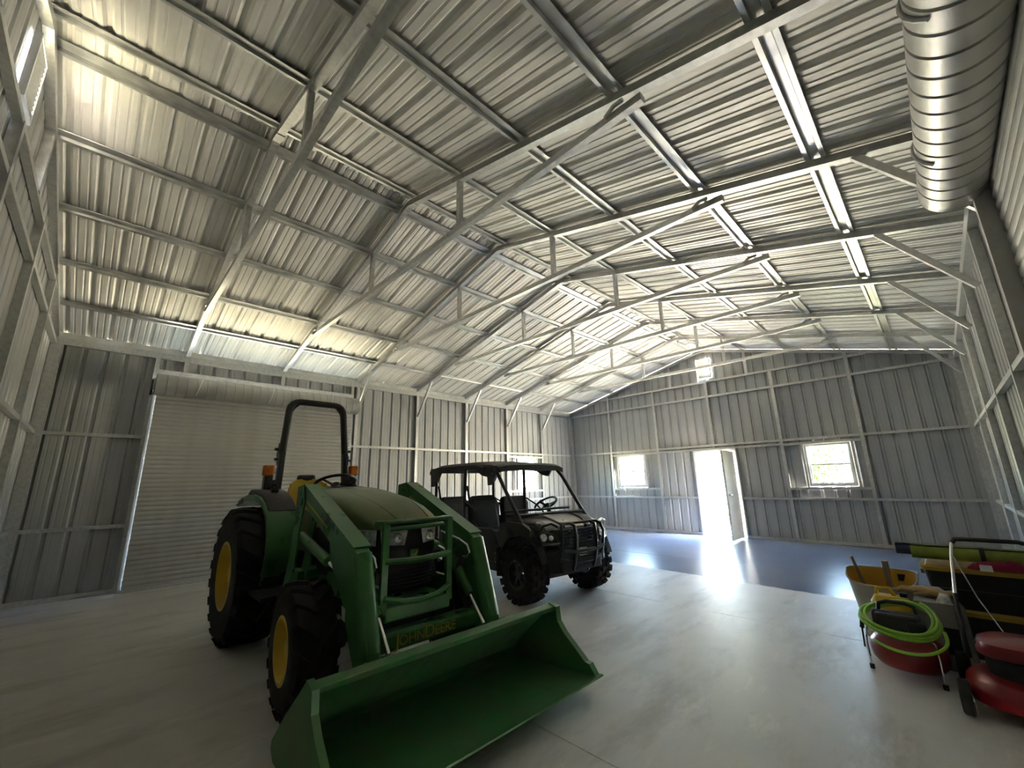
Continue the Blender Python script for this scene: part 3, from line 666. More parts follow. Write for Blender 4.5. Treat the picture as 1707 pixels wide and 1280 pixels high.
# loader arms
def P2(x, z, y): return (x-3.64, y, z)
for s_, yc in ((-1, -.465), (1, .475)):
    hw = .048
    arm = [(4.79,1.425),(4.88,1.435),(5.06,1.375),(5.88,1.035),(5.945,.99),(5.96,.93),(6.045,.70),(6.115,.50),(6.125,.43),(6.03,.345),(5.95,.37),(5.885,.46),(5.80,.60),(5.68,.78),(5.56,.86),(5.50,.93),(5.47,1.03),(4.86,1.29),(4.79,1.32)]
    m = MB(); m.prism([P2(x, z, yc-hw) for x, z in arm], (0, 2*hw, 0)); ao = m.obj('loader_arm', M['green'], TR, bevel=.012)
    # top cap plate and lower rounded tube, so the knee reads as two sections
    m = MB(); m.beam(P2(4.90,1.435,yc), P2(5.90,1.032,yc), 2*hw+.024, .012, (0,0,1)); m.obj('arm_cap', M['green'], ao)
    m = MB(); m.tube([P2(5.90,.99,yc), P2(6.01,.68,yc), P2(6.075,.46,yc)], .060, 12); m.obj('arm_tube', M['green'], ao, smooth=40)
    m = MB(); yy = yc-(hw+.002)
    m.prism([P2(4.95,1.315,yy), P2(5.42,1.135,yy), P2(5.42,1.125,yy), P2(4.95,1.295,yy)], (0,-.003,0)); m.obj('arm_decal', M['lettering'], ao)
    # mast
    m = MB(); m.prism([P2(4.76,1.42,yc-.065), P2(4.90,1.44,yc-.065), P2(4.94,1.30,yc-.065), P2(4.86,1.05,yc-.065), P2(4.84,.80,yc-.065), P2(4.70,.62,yc-.065), P2(4.60,.62,yc-.065), P2(4.70,.85,yc-.065), P2(4.74,1.1,yc-.065)], (0,.014,0))
    m.prism([P2(4.76,1.42,yc+.052), P2(4.90,1.44,yc+.052), P2(4.94,1.30,yc+.052), P2(4.86,1.05,yc+.052), P2(4.84,.80,yc+.052), P2(4.70,.62,yc+.052), P2(4.60,.62,yc+.052), P2(4.70,.85,yc+.052), P2(4.74,1.1,yc+.052)], (0,.014,0))
    m.box(.90, 1.10, min(yc, s_*.26), max(yc, s_*.26), .62, .74); m.cyl(P2(4.84,1.37,yc-.08), P2(4.84,1.37,yc+.08), .025, 10); m.obj('loader_mast', M['green'], TR)
    # lift cylinder
    a, b = Vector(P2(4.76,1.02,yc)), Vector(P2(5.60,.835,yc)); mid = a+(b-a)*.72
    m = MB(); m.cyl(a, mid, .038, 12); cy = m.obj('lift_cylinder', M['green'], TR, smooth=40)
    m = MB(); m.cyl(mid, b, .018, 10); m.obj('cylinder_rod', M['chrome'], cy, smooth=40)
    # bucket cylinder, inside of the arm
    yb = yc-s_*.10
    a, b = Vector(P2(5.72,.86,yb)), Vector(P2(6.11,.44,yb)); mid = a+(b-a)*.60
    m = MB(); m.cyl(a, mid, .034, 12); cy = m.obj('bucket_cylinder', M['green'], TR, smooth=40)
    m = MB(); m.cyl(mid, b, .016, 10); m.obj('cylinder_rod', M['chrome'], cy, smooth=40)
    m = MB(); m.cyl(P2(5.74,.90,yc-s_*.055), P2(5.74,.90,yc-s_*.14), .018, 10); m.obj('pivot_pin', M['chrome'], ao, smooth=40)
    # steel hydraulic pipe bend at the knee
    m = MB(); k = yc-s_*.085; m.tube([P2(5.55,1.03,k), P2(5.80,.985,k), P2(5.90,.95,k), P2(5.93,.90,k), P2(5.90,.865,k), P2(5.85,.86,k)], .011, 8); m.obj('hydraulic_pipe', M['chrome'], ao, smooth=50)
    m = MB()
    for j in range(3):
        k = yc-s_*(.09+.018*j); m.tube([P2(5.86,.86-.0*j,k), P2(5.80,.75,k), P2(5.86,.62,k), P2(5.95,.50,k), P2(5.97,.42,k)], .009, 6)
    m.obj('hydraulic_hose', M['blackplastic'], ao, smooth=60)
    if s_ < 0:
        m = MB(); m.prism([P2(5.76,.675,yc-hw-.003), P2(5.815,.665,yc-hw-.003), P2(5.82,.59,yc-hw-.003), P2(5.78,.60,yc-hw-.003)], (0,-.002,0)); m.obj('warning_decal', M['white'], ao)
# torque tube with lettering
m = MB(); m.box(2.25, 2.37, -.46, .445, .405, .515); tt = m.obj('torque_tube', M['green'], TR, bevel=.02)
MT = lambda y, z: Matrix.Translation((2.3715, y, z)) @ Matrix(((0,0,1,0),(1,0,0,0),(0,1,0,0),(0,0,0,1)))
for (tx, sz, y, z) in (('J', .108, -.225, .462), ('OHN', .083, -.120, .456), ('D', .108, .012, .462), ('EERE', .083, .138, .456)):
    text_mesh(tx, sz, .001, M['lettering'], 'lettering', tt, MT(y-.025, z))
# bucket
BW0, BW1 = 1.590-2.48, 3.385-2.48
bp = [(6.30,.478),(6.235,.44),(6.05,.285),(5.94,.185),(5.885,.12),(5.89,.075),(5.94,.05),(6.05,.052),(6.40,.078),(6.60,.095)]
m = MB(); m.shell([P2(x, z, BW0) for x, z in bp], (0, BW1-BW0, 0), .008); bk = m.obj('bucket', M['greenworn'], TR, smooth=25)
m = MB(); m.prism([P2(6.285,.505,BW0-.004), P2(6.345,.49,BW0-.004), P2(6.335,.455,BW0-.004), P2(6.27,.465,BW0-.004)], (0, BW1-BW0+.008, 0)); m.obj('bucket_top_rail', M['greenworn'], bk, bevel=.004)
m = MB(); m.prism([P2(6.56,.085,BW0-.035), P2(6.715,.108,BW0-.035), P2(6.712,.118,BW0-.035), P2(6.56,.100,BW0-.035)], (0, BW1-BW0+.07, 0)); m.obj('cutting_edge', M['greenworn'], bk)
sp_ = [(6.30,.515),(6.375,.495),(6.385,.40),(6.44,.335),(6.62,.19),(6.655,.185),(6.70,.125),(6.60,.09),(6.05,.048),(5.93,.048),(5.88,.09),(5.885,.13),(6.05,.295),(6.23,.45)]
for y in (BW0-.006, BW1-.006):
    m = MB(); m.prism([P2(x, z, y) for x, z in sp_], (0,.012,0)); m.obj('bucket_side', M['greenworn'], bk)
    e = .035 if y < 0 else -.035
    m = MB(); m.shell([P2(x, z, y) for x, z in sp_[:7]], (0, e, 0), .008); m.obj('side_flange', M['greenworn'], bk)
for y in (-.465, .475):
    for d in (-.075, .06):
        m = MB(); m.prism([P2(6.0,.245,y+d), P2(6.22,.43,y+d), P2(6.16,.46,y+d), P2(6.05,.42,y+d), P2(5.98,.28,y+d)], (0,.012,0)); m.obj('bucket_bracket', M['green'], bk)
# ------------------------------------------------------------------ crew utility vehicle (local x forward, origin under front axle)
UT = tag(empty('utility_vehicle', (4.88, 5.16, 0), math.radians(-6)), 'dark four-seat utility vehicle with black roof and front brush guard', 'vehicle')
def utv_wheel(x, y, s_):
    R, wd, rim = .335, .25, .155
    m = MB(); h = wd/2; rb = R-.022
    m.lathe([(rim,-h*.8),(rim+.02,-h),(rb-.07,-h),(rb-.02,-h*.9),(rb,-h*.6),(rb,h*.6),(rb-.02,h*.9),(rb-.07,h),(rim+.02,h),(rim,h*.8)], (0,0,0), (0,1,0), 36)
    for i in range(18):      # knobby blocks
        for (fy, off, ww) in ((-.82, 0, .20), (-.30, .5, .24), (.30, 0, .24), (.82, .5, .20)):
            a = 2*math.pi*(i+off)/18; d = Vector((math.cos(a), 0, math.sin(a))); t = Vector((-math.sin(a), 0, math.cos(a))); c = d*(R-.016 if abs(fy) < .5 else R-.022)+Vector((0, fy*h, 0))
            tw = .034 if (i % 2) else .027
            P = [c+t*(a_*tw)+Vector((0, b_*ww*h, 0))+d*e_ for e_ in (-.02, .016) for (a_, b_) in ((-1,-1),(1,-1),(1,1),(-1,1))]
            m.add(P, [(4,5,6,7),(0,1,5,4),(1,2,6,5),(2,3,7,6),(3,0,4,7)])
    for i in range(18):      # shoulder lugs
        for sg in (-1, 1):
            a = 2*math.pi*(i+.25)/18; d = Vector((math.cos(a), 0, math.sin(a))); t = Vector((-math.sin(a), 0, math.cos(a))); c = d*(R-.055)+Vector((0, sg*(h+.002), 0))
            P = [c+t*(a_*.024)+d*(b_*.03)+Vector((0, e_*.012, 0)) for e_ in (-1, 1) for (a_, b_) in ((-1,-1),(1,-1),(1,1),(-1,1))]
            m.add(P, [(0,1,2,3),(4,5,6,7),(0,1,5,4),(1,2,6,5),(2,3,7,6),(3,0,4,7)])
    o = m.obj('tire', M['rubber'], UT, loc=(x, y, R))
    m = MB(); hh = h*s_
    m.lathe([(rim+.012,hh*.8),(rim+.014,hh*.92),(rim-.006,hh*.92),(rim-.014,hh*.5),(rim-.02,-hh*.7),(rim+.01,-hh*.8)], (0,0,0), (0,1,0), 30); ri = m.obj('rim', M['utv'], o, smooth=35)
    m = MB()
    for i in range(6):
        a = 2*math.pi*i/6; m.beam((.02*math.cos(a), hh*.62, .02*math.sin(a)), ((rim-.004)*math.cos(a), hh*.55, (rim-.004)*math.sin(a)), .034, .018, (0,1,0))
    m.cyl((0,hh*.45,0),(0,hh*.72,0), .045, 14); m.obj('spoke_star', M['black'], ri)
    return o
for s_ in (-1, 1):
    utv_wheel(0, s_*.575, s_); utv_wheel(-2.62, s_*.575, s_)
# under-chassis and sills
m = MB(); m.box(-2.95, .20, -.34, .34, .27, .42); m.box(-2.05, -.42, -.60, .60, .29, .42); m.cyl((0,-.5,.335),(0,.5,.335),.03,8); m.cyl((-2.62,-.5,.335),(-2.62,.5,.335),.03,8); m.obj('chassis', M['blackplastic'], UT, bevel=.02)
for s_ in (-1, 1):
    for xx in (.0, -2.62):
        m = MB(); m.beam((xx+.10, s_*.10, .33), (xx, s_*.48, .32), .03, .03); m.beam((xx-.10, s_*.10, .33), (xx, s_*.48, .32), .03, .03); m.cyl((xx, s_*.40,.36),(xx, s_*.30,.66), .026, 8); m.obj('suspension_arm', M['black'], UT)
# body tub: rear cab walls and floor, front cowl
for s_ in (-1, 1):
    y0 = s_*.62
    side = [(-.42,.40),(-.46,.62),(-.55,.78),(-.62,.82),(-1.20,.80),(-2.10,.86),(-2.28,1.02),(-2.30,.62),(-2.10,.60),(-2.0,.40)]
    m = MB(); m.prism([(x, y0, z) for x, z in side], (0, -s_*.05, 0)); m.obj('side_panel', M['utv'], UT, bevel=.012)
m = MB(); m.box(-2.25, -.40, -.57, .57, .40, .46); m.obj('cab_floor', M['blackplastic'], UT)
m = MB(); m.box(-2.32, -2.26, -.60, .60, .42, 1.05); m.obj('cab_rear_wall', M['utv'], UT, bevel=.01)
# hood and nose
hs = [(-.30,1.00,.60,.93),(-.12,1.005,.605,.92),(.05,.985,.60,.90),(.20,.945,.56,.86),(.30,.905,.50,.82),(.36,.86,.44,.78)]
rows = []
for (x, zt, hw, zb) in hs:
    row = []
    for k in range(17):
        a = math.pi*k/16; cx = math.cos(a); y = -hw*math.copysign(abs(cx)**.6, cx); row.append((x-.10*max(0,x+.0)*(abs(y)/hw)**2, y, zb+(zt-zb)*abs(math.sin(a))**.5))
    rows.append(row)
m = MB(); m.grid(rows); m.add(list(rows[-1]), [tuple(range(17))]); m.add(list(rows[0]), [tuple(range(17))]); hd_ = m.obj('hood', M['utv'], UT, smooth=40)
for s_ in (-1, 1):
    m = MB(); m.tube([(x, s_*hw*.45, zt+.004) for (x, zt, hw, zb) in hs[1:]], .012, 6); m.obj('hood_ridge', M['utv'], hd_, smooth=60)
m = MB(); m.prism([(-.36,-.56,1.0),(-.36,.56,1.0),(-.28,.60,.60),(-.28,-.60,.60)], (.05,0,0)); m.prism([(-.42,-.55,1.02),(-.42,.55,1.02),(-.20,.5,1.035),(-.20,-.5,1.035)], (0,0,.03)); m.obj('dashboard', M['blackplastic'], UT, bevel=.015)
# front fenders with wheel arch
for s_ in (-1, 1):
    ar = arc(0, .36, .42, 168, 18, 12)
    poly = [(-.46,.33),(-.46,.70),(-.40,.88),(-.26,.93),(.06,.92),(.20,.86),(.25,.72),(.33,.68),(.38,.55)]
    pts = poly+[(x, z) for x, z in ar[::-1] if z > .34]
    m = MB(); m.prism([(x, s_*.635, z) for x, z in pts], (0, -s_*.10, 0)); m.obj('front_fender', M['utv'], UT, bevel=.015)
    m = MB(); m.prism([(-.44, s_*.66, .26),(-.40, s_*.66, .26),(-.40, s_*.66, .60),(-.45, s_*.66, .60)], (0,-s_*.18,0)); m.obj('mud_flap', M['rubber'], UT)
    # headlight: bezel, lens
    m = MB(); m.prism([(.355, s_*.40,.81),(.285, s_*.57,.835),(.275, s_*.60,.77),(.31, s_*.575,.715),(.365, s_*.44,.70),(.375, s_*.38,.74)], (.03,s_*.01,0)); hb_ = m.obj('headlight_bezel', M['black'], UT, bevel=.008)
    m = MB(); m.lathe([(.0,.030),(.025,.027),(.042,.016),(.046,.0)], (.335, s_*.535, .768), (.93, s_*.36, 0), 16); m.lathe([(.0,.022),(.02,.02),(.03,.01),(.034,0)], (.372, s_*.445, .760), (.95, s_*.3, 0), 14); m.obj('headlight', M['lens'], hb_, smooth=50)
# nose, grille and bumper
m = MB(); m.prism([(.24,-.44,.86),(.36,-.36,.85),(.39,-.30,.62),(.38,-.30,.42),(.20,-.36,.36)], (0,.80,0)); m.obj('nose', M['utv'], UT, bevel=.02)
gm = MB(); gm.box(.375, .395, -.27, .27, .645, .845); gg = gm.obj('grille', M['black'], UT, bevel=.006)
for i in range(5):
    z = .668+i*.038; m = MB(); m.box(.392, .408, -.26, .26, z, z+.016); m.obj('grille_slat', M['utv'], gg)
m = MB(); m.prism([(.410, y*1.5, .735+(z-.915)*1.5) for y, z in dz], (.004,0,0)); m.obj('grille_emblem', M['blackplastic'], gg)
m = MB(); m.prism([(.28,-.50,.62),(.40,-.40,.62),(.44,-.33,.50),(.42,-.33,.36),(.28,-.42,.34)], (0,.66,0)); m.box(.30,.45,-.36,.36,.36,.52); m.obj('bumper', M['blackplastic'], UT, bevel=.025)
m = MB()
m.box(.45,.455,-.05,.08,.53,.62); m.obj('bumper_plate', M['card'], UT)
# brush guard
m = MB()
loop = [(.42,-.36,.50),(.47,-.37,.60),(.49,-.37,.80),(.46,-.35,.885),(.42,-.30,.915),(.42,.30,.915),(.46,.35,.885),(.49,.37,.80),(.47,.37,.60),(.42,.36,.50)]
m.tube(loop, .019, 8)
for y in (-.17, .19): m.tube([(.42, y, .915),(.50, y, .89),(.525, y, .76),(.515, y, .60),(.47, y, .44),(.44, y, .38)], .021, 8)
m.tube([(.49,-.37,.62),(.52,-.2,.60),(.52,.2,.60),(.49,.37,.62)], .02, 8)
m.tube([(.42,-.36,.50),(.46,-.2,.475),(.46,.2,.475),(.42,.36,.50)], .026, 8)
m.tube([(.50,-.17,.565),(.515,.0,.56),(.50,.19,.565)], .010, 6)
bg_ = m.obj('brush_guard', M['black'], UT, smooth=50)
for s_ in (-1, 1):
    m = MB(); m.tube([(.40, s_*.36,.885),(.40, s_*.46,.93),(.36, s_*.56,.90),(.33, s_*.60,.80),(.35, s_*.57,.70),(.40, s_*.45,.69),(.46, s_*.37,.70)], .015, 8); m.obj('headlight_guard', M['chrome'] if s_ > 0 else M['black'], bg_, smooth=50)
# cab frame
m = MB(); r_ = .026
for s_ in (-1, 1):
    m.tube([(.04, s_*.60,.90),(-.10, s_*.60,1.06),(-.44, s_*.60,1.50),(-.54, s_*.59,1.60),(-.68, s_*.58,1.635),(-1.3, s_*.575,1.65),(-2.05, s_*.575,1.64),(-2.17, s_*.58,1.60),(-2.22, s_*.59,1.48),(-2.24, s_*.60,.60)], r_, 8)
    m.tube([(-1.32, s_*.575,1.64),(-1.33, s_*.59,1.2),(-1.34, s_*.60,.55)], r_, 8)
    m.tube([(-1.30, s_*.60,1.16),(-1.05, s_*.60,1.06),(-.75, s_*.60,.86)], .014, 6)
    m.tube([(-2.22, s_*.60,1.16),(-1.95, s_*.60,1.06),(-1.7, s_*.60,.86)], .014, 6)
for (x, z) in ((-.55,1.605),(-1.32,1.645),(-2.15,1.61),(-2.235,1.10),(-1.33,1.10),(-.05,1.0)):
    m.tube([(x,-.59,z),(x,.59,z)], .022, 8)
m.obj('cab_frame', M['black'], UT, smooth=50)
# roof: rear panel with front lip and lower front panel
def roof_panel(name, x0, x1, hw, z, crown, lip):
    rows = []
    for i in range(9):
        t = i/8; x = x0+(x1-x0)*t; e = 1-abs(2*t-1)**6; row = []
        for k in range(13):
            a = -1+2*k/12; row.append((x, a*hw, z+crown*(1-a*a)*.5+crown*.5*e-lip*(abs(a)**10)-lip*.6*(1-e)))
        rows.append(row)
    m = MB(); m.grid(rows); m.grid([[(p[0], p[1], p[2]-.065) for p in r][::-1] for r in rows])
    rim_ = rows[0]+[r[-1] for r in rows[1:]]+rows[-1][::-1][1:]+[r[0] for r in rows[::-1]][1:-1]
    n = len(rim_); m.add(rim_+[(p[0],p[1],p[2]-.065) for p in rim_], [(i, (i+1) % n, n+(i+1) % n, n+i) for i in range(n)])
    return m.obj(name, M['blackplastic'], UT, smooth=45)
roof_panel('roof', -2.40, -.78, .63, 1.695, .05, .04)
roof_panel('roof_front', -.86, -.42, .61, 1.66, .035, .03)
for s_ in (-1, 1):
    m = MB(); m.prism([(-2.40, s_*.615,1.67),(-1.95, s_*.615,1.67),(-2.08, s_*.615,1.60),(-2.18, s_*.615,1.47),(-2.25, s_*.615,1.38),(-2.38, s_*.615,1.37)], (0,-s_*.05,0)); m.obj('roof_corner', M['blackplastic'], UT)
    m = MB(); m.prism([(-.60, s_*.60,1.66),(-1.15, s_*.60,1.67),(-.85, s_*.60,1.52),(-.72, s_*.60,1.50)], (0,-s_*.03,0)); m.obj('roof_gusset', M['blackplastic'], UT)
# seats
for (x, nm) in ((-1.05, 'front'), (-1.95, 'rear')):
    for y in (-.30, .30):
        m = MB(); m.box(x-.22, x+.24, y-.26, y+.26, .62, .74); st_ = m.obj('seat', M['utvseat'], UT, bevel=.04)
        m = MB(); m.prism([(x-.20,y-.26,.72),(x-.08,y-.26,.72),(x-.20,y-.24,1.10),(x-.24,y-.20,1.20),(x-.32,y-.20,1.20),(x-.33,y-.24,1.10)], (0,.50,0)); m.obj('seat_back', M['utvseat'], st_, bevel=.04)
    m = MB(); m.box(x-.22, x+.2, -.57, .57, .46, .62); m.obj('seat_base', M['blackplastic'], UT)
for (x0, s_) in ((-1.33,-1),(-1.33,1),(-2.22,-1),(-2.22,1)):
    m = MB(); m.tube([(x0+.02, s_*.56, 1.38),(x0+.05, s_*.54,1.2),(x0+.12, s_*.5,.95),(x0+.25, s_*.45,.76)], .018, 5); m.obj('seat_belt', M['black'], UT)
# steering wheel (left seat)
m = MB(); ax = Vector((-.55,0,.83)).normalized(); e1 = Vector((0,1,0)); e2 = ax.cross(e1); c0 = Vector((-.50,.30,1.10))
m.tube([c0+(e1*math.cos(a)+e2*math.sin(a))*.175 for a in [2*math.pi*i/24 for i in range(24)]], .016, 8, closed=True)
for a in (90, 200, 340):
    d = e1*math.cos(math.radians(a))+e2*math.sin(math.radians(a)); m.beam(c0-ax*.03, c0+d*.17, .03, .012, ax)
m.cyl(c0-ax*.06, c0-ax*.015, .05, 12); m.cyl(c0-ax*.05, c0-ax*.28, .03, 8); m.obj('steering_wheel', M['black'], UT, smooth=40)
# cargo box
bx = empty('cargo_box', (0,0,0), 0, UT)
m = MB(); m.box(-3.40,-2.36,-.64,.64,.66,.70); m.obj('box_floor', M['utv'], bx)
for s_ in (-1, 1):
    m = MB(); m.box(-3.40,-2.36, s_*.62-.02, s_*.62+.02, .70, 1.0); m.obj('box_side', M['utv'], bx, bevel=.008)
for x in (-3.40,-2.40):
    m = MB(); m.box(x, x+.04,-.60,.60,.70,1.0); m.obj('box_end', M['utv'], bx, bevel=.008)
# ------------------------------------------------------------------ clutter by the right wall
def prism_taper(m, cx, cy, z0, z1, ax0, ay0, ax1, ay1, n=32, p=4.0, cap=True, bot=True, dip=0.0):
    rows = []
    for (z, a, b) in ((z0, ax0, ay0), (z1, ax1, ay1)):
        row = []
        for k in range(n):
            t = 2*math.pi*k/n; c, s = math.cos(t), math.sin(t)
            row.append((cx+a*math.copysign(abs(c)**(2/p), c), cy+b*math.copysign(abs(s)**(2/p), s), z-(dip*max(0, -s)**.7 if z == z1 else 0)))
        rows.append(row+[row[0]])
    m.grid(rows)
    if bot: m.add(rows[0][:-1], [tuple(range(n))])
    if cap: m.add(rows[1][:-1], [tuple(range(n))])
# white bin with yellow inside
BN = tag(empty('plastic_bin', (8.03, 6.02, 0)), 'tall whitish plastic bin with a yellow inside on the concrete floor', 'bin')
m = MB(); prism_taper(m, 0, 0, 0, .545, .175, .15, .245, .20, 36, 3.2, cap=False, dip=.10)
m.tube([(.248*math.copysign(abs(math.cos(t))**(2/3.2), math.cos(t)), .203*math.copysign(abs(math.sin(t))**(2/3.2), math.sin(t)), .545-.10*max(0, -math.sin(t))**.7) for t in [2*math.pi*k/36 for k in range(36)]], .009, 6, closed=True); m.obj('bin_body', M['bin'], BN, smooth=50)
m = MB(); prism_taper(m, 0, 0, .02, .54, .165, .14, .236, .192, 36, 3.2, cap=False, dip=.10); m.obj('bin_lining', M['binin'], BN, smooth=50)
m = MB(); m.box(.10,.17,.170,.184,.45,.51); m.obj('handle_hole', M['black'], BN)
def handle(p, q, r, label):
    d = (Vector(q)-Vector(p)); o = tag(empty('tool_handle', p), label, 'tool')
    m = MB(); m.beam((0,0,0), tuple(d), r*1.7, r*1.1); m.obj('shaft', M['wood'], o, bevel=.006)
    m = MB(); m.prism([(-.03,-.008,.0),(.03,-.008,.0),(.03,-.008,.06),(.0,-.008,.09),(-.03,-.008,.06)], (0,.016,0)); m.obj('tool_head', M['rod'], o)
handle((7.98,6.08,.03), (7.835,6.02,.66), .022, 'slanting wooden tool handle standing in the white bin')
handle((8.10,5.97,.03), (8.085,5.93,.655), .026, 'upright flat wooden handle standing in the white bin')
# yellow jug in front of the bin
JG = tag(empty('yellow_jug', (8.10, 5.66, 0)), 'yellow plastic jug standing between the white bin and the green hose', 'jug')
m = MB(); prism_taper(m, 0, 0, 0, .37, .13, .085, .13, .085, 28, 5, bot=True, cap=False); prism_taper(m, 0, 0, .37, .42, .13, .085, .10, .06, 28, 5, bot=False); m.obj('jug_body', M['yellow'], JG, smooth=35)
m = MB(); m.tube([(-.085,0,.415),(-.08,0,.465),(.0,0,.475),(.03,0,.42)], .016, 8); m.obj('jug_handle', M['yellow'], JG, smooth=50)
m = MB(); m.cyl((.085,0,.42),(.085,0,.45),.024,14); m.obj('jug_cap', M['black'], JG, smooth=40)
# tan work gloves lying on the jug / carton
GL = tag(empty('work_glove', (8.37, 5.63, .4590)), 'tan leather work glove lying on the grey carton beside the jug', 'glove')
m = MB(); rows = []
for i in range(8):
    t = i/7; x = -.13+.26*t; wv = (.05+.03*math.sin(t*2.4))*(1-.5*(t > .9)); rows.append([(x, wv*math.cos(a), .03+.028*math.sin(a)+.012*math.sin(t*7)) for a in [2*math.pi*k/10 for k in range(11)]])
m.grid(rows); m.add(rows[0][:-1], [tuple(range(10))]); m.add(rows[-1][:-1], [tuple(range(10))]); m.obj('glove_palm', M['tan'], GL, smooth=60)
for i, (a, l) in enumerate(((-.045,.075),(-.015,.09),(.015,.085),(.045,.07))):
    m = MB(); m.tube([(-.12, a*.9, .035),(-.15-l*.4, a*1.1, .04),(-.14-l, a*1.15, .018)], [.016,.015,.010], 7); m.obj('glove_finger', M['tan'], GL, smooth=60)
m = MB(); m.tube([(-.02,-.07,.03),(-.07,-.105,.03),(-.11,-.11,.02)], [.018,.016,.011], 7); m.obj('glove_thumb', M['tan'], GL, smooth=60)
# grey carton
CB = tag(empty('carton', (8.37, 5.56, 0)), 'grey carton with an open dark cut-out, behind the red compressor', 'carton')
t_ = .012
for (nm, b) in (('carton_side', (-.115,-.115+t_,-.13,.13,0,.44)), ('carton_side', (.115-t_,.115,-.13,.13,0,.44)), ('carton_back', (-.115,.115,.13-t_,.13,0,.44)), ('carton_bottom', (-.115,.115,-.13,.13,0,t_)), ('carton_top', (-.115,.115,-.13,.13,.44,.452)), ('carton_front', (-.115,.115,-.13,-.13+t_,.29,.44)), ('carton_front', (-.115,.02,-.13,-.13+t_,0,.29)), ('carton_front', (.02,.115,-.13,-.13+t_,0,.10))):
    m = MB(); m.box(*b); m.obj(nm, M['card'], CB)
m = MB(); m.box(.0,.10,-.10,.10,.10,.29); m.obj('dark_content', M['tote'], CB)
CP = tag(empty('clear_plastic_pack', (8.43, 5.475, .453)), 'small clear plastic pack lying on top of the grey carton', 'packaging')
m = MB(); m.prism([(-.05,-.05,0),(.05,-.05,0),(.03,-.03,.055),(-.02,-.03,.06)], (0,.09,0)); m.obj('pack_shell', M['lens'], CP, bevel=.006)
m = MB(); m.box(-.04,.04,-.035,.03,.001,.01); m.obj('pack_card', M['white'], CP)
GC = tag(empty('bent_grey_hose', (8.37, 5.73, 0)), 'grey plastic hose arching behind the carton', 'hose')
m = MB(); m.tube([(-.10,0,.0),(-.10,0,.40),(-.06,0,.50),(.03,0,.50),(.10,0,.45),(.14,0,.38),(.15,0,.0)], .018, 8); m.obj('hose_tube', M['rod'], GC, smooth=50)
m = MB(); m.cyl((-.10,0,.36),(-.10,0,.40),.024,10); m.obj('hose_collar', M['rod'], GC)
# red pancake compressor
AC = tag(empty('air_compressor', (8.17, 5.17, 0)), 'red pancake air compressor with black motor on wire legs', 'compressor')
m = MB(); m.lathe([(0,.045),(.12,.048),(.18,.065),(.208,.10),(.215,.14),(.215,.17),(.208,.205),(.18,.24),(.12,.262),(0,.268)], (.02,0,0), (0,0,1), 40); m.obj('tank', M['red'], AC, smooth=45)
for a in (-165, -45, 80):
    c, s = math.cos(math.radians(a)), math.sin(math.radians(a)); m = MB(); m.tube([(c*.12+.02,s*.12,.28),(c*.225+.02,s*.225,.27),(c*.236+.02,s*.236,.18),(c*.232+.02,s*.232,.02)], .007, 6); lg = m.obj('leg', M['chrome'], AC, smooth=50)
    m = MB(); m.cyl((c*.232+.02,s*.232,0),(c*.232+.02,s*.232,.03),.015,8); m.obj('rubber_foot', M['rubber'], lg)
m = MB(); m.box(-.13,.11,-.075,.085,.285,.40); m.cyl((-.15,.0,.35),(.13,.0,.35),.062,18); m.obj('motor', M['blackplastic'], AC, smooth=35, bevel=.012)
m = MB(); m.box(.04,.15,-.09,.05,.29,.37); m.obj('shroud', M['black'], AC, bevel=.02)
m = MB(); m.tube([(-.11,.0,.39),(-.10,.0,.455),(-.05,.0,.475),(.05,.0,.475),(.10,.0,.455),(.11,.0,.39)], .014, 8); m.obj('carry_handle', M['black'], AC, smooth=50)
m = MB(); m.cyl((-.155,-.10,.30),(-.155,-.135,.30),.02,12); m.cyl((-.185,-.05,.28),(-.185,-.05,.33),.012,8); m.tube([(-.19,-.06,.30),(-.20,-.06,.26),(-.19,-.06,.22)], .007, 6); m.obj('regulator', M['chrome'], AC, smooth=40)
# lime hose coiled over it
HS = tag(empty('air_hose', (8.17, 5.17, 0)), 'bright lime green air hose coiled over the red compressor', 'hose')
m = MB(); pts = []; rnd = random.Random(3)
for i in range(150):
    t = i/36*2*math.pi; k = i/150; r = .212+.018*math.sin(t*.37)+.008*math.sin(t*1.9)
    pts.append((r*math.cos(t)*1.0, r*math.sin(t)*.92, .35+.035*k+.012*math.sin(t*.51+1)+.068*math.sin(t)+.012*math.sin(2*t)))
m.tube(pts, .0115, 7); m.obj('hose_coil', M['hose'], HS, smooth=60)
m = MB(); ctl = [(.20,.02,.37),(.235,-.05,.33),(.235,-.14,.27),(.16,-.22,.225),(.05,-.245,.205),(-.06,-.24,.215),(-.15,-.20,.245),(-.19,-.12,.285)]; tp = []
for i in range(1, len(ctl)-2):
    for k in range(6):
        u = k/6; p0, p1, p2, p3 = (Vector(ctl[i+j]) for j in (-1,0,1,2)); tp.append(.5*((2*p1)+(p2-p0)*u+(2*p0-5*p1+4*p2-p3)*u*u+(3*p1-p0-3*p2+p3)*u**3))
m.tube(tp, .0105, 8); m.obj('hose_tail', M['hose'], HS, smooth=60)
m = MB(); m.cyl((-.212,-.05,.34),(-.222,-.055,.27),.014,10); m.cyl((-.222,-.055,.27),(-.226,-.057,.14),.006,8); m.obj('blow_gun_tip', M['black'], HS)
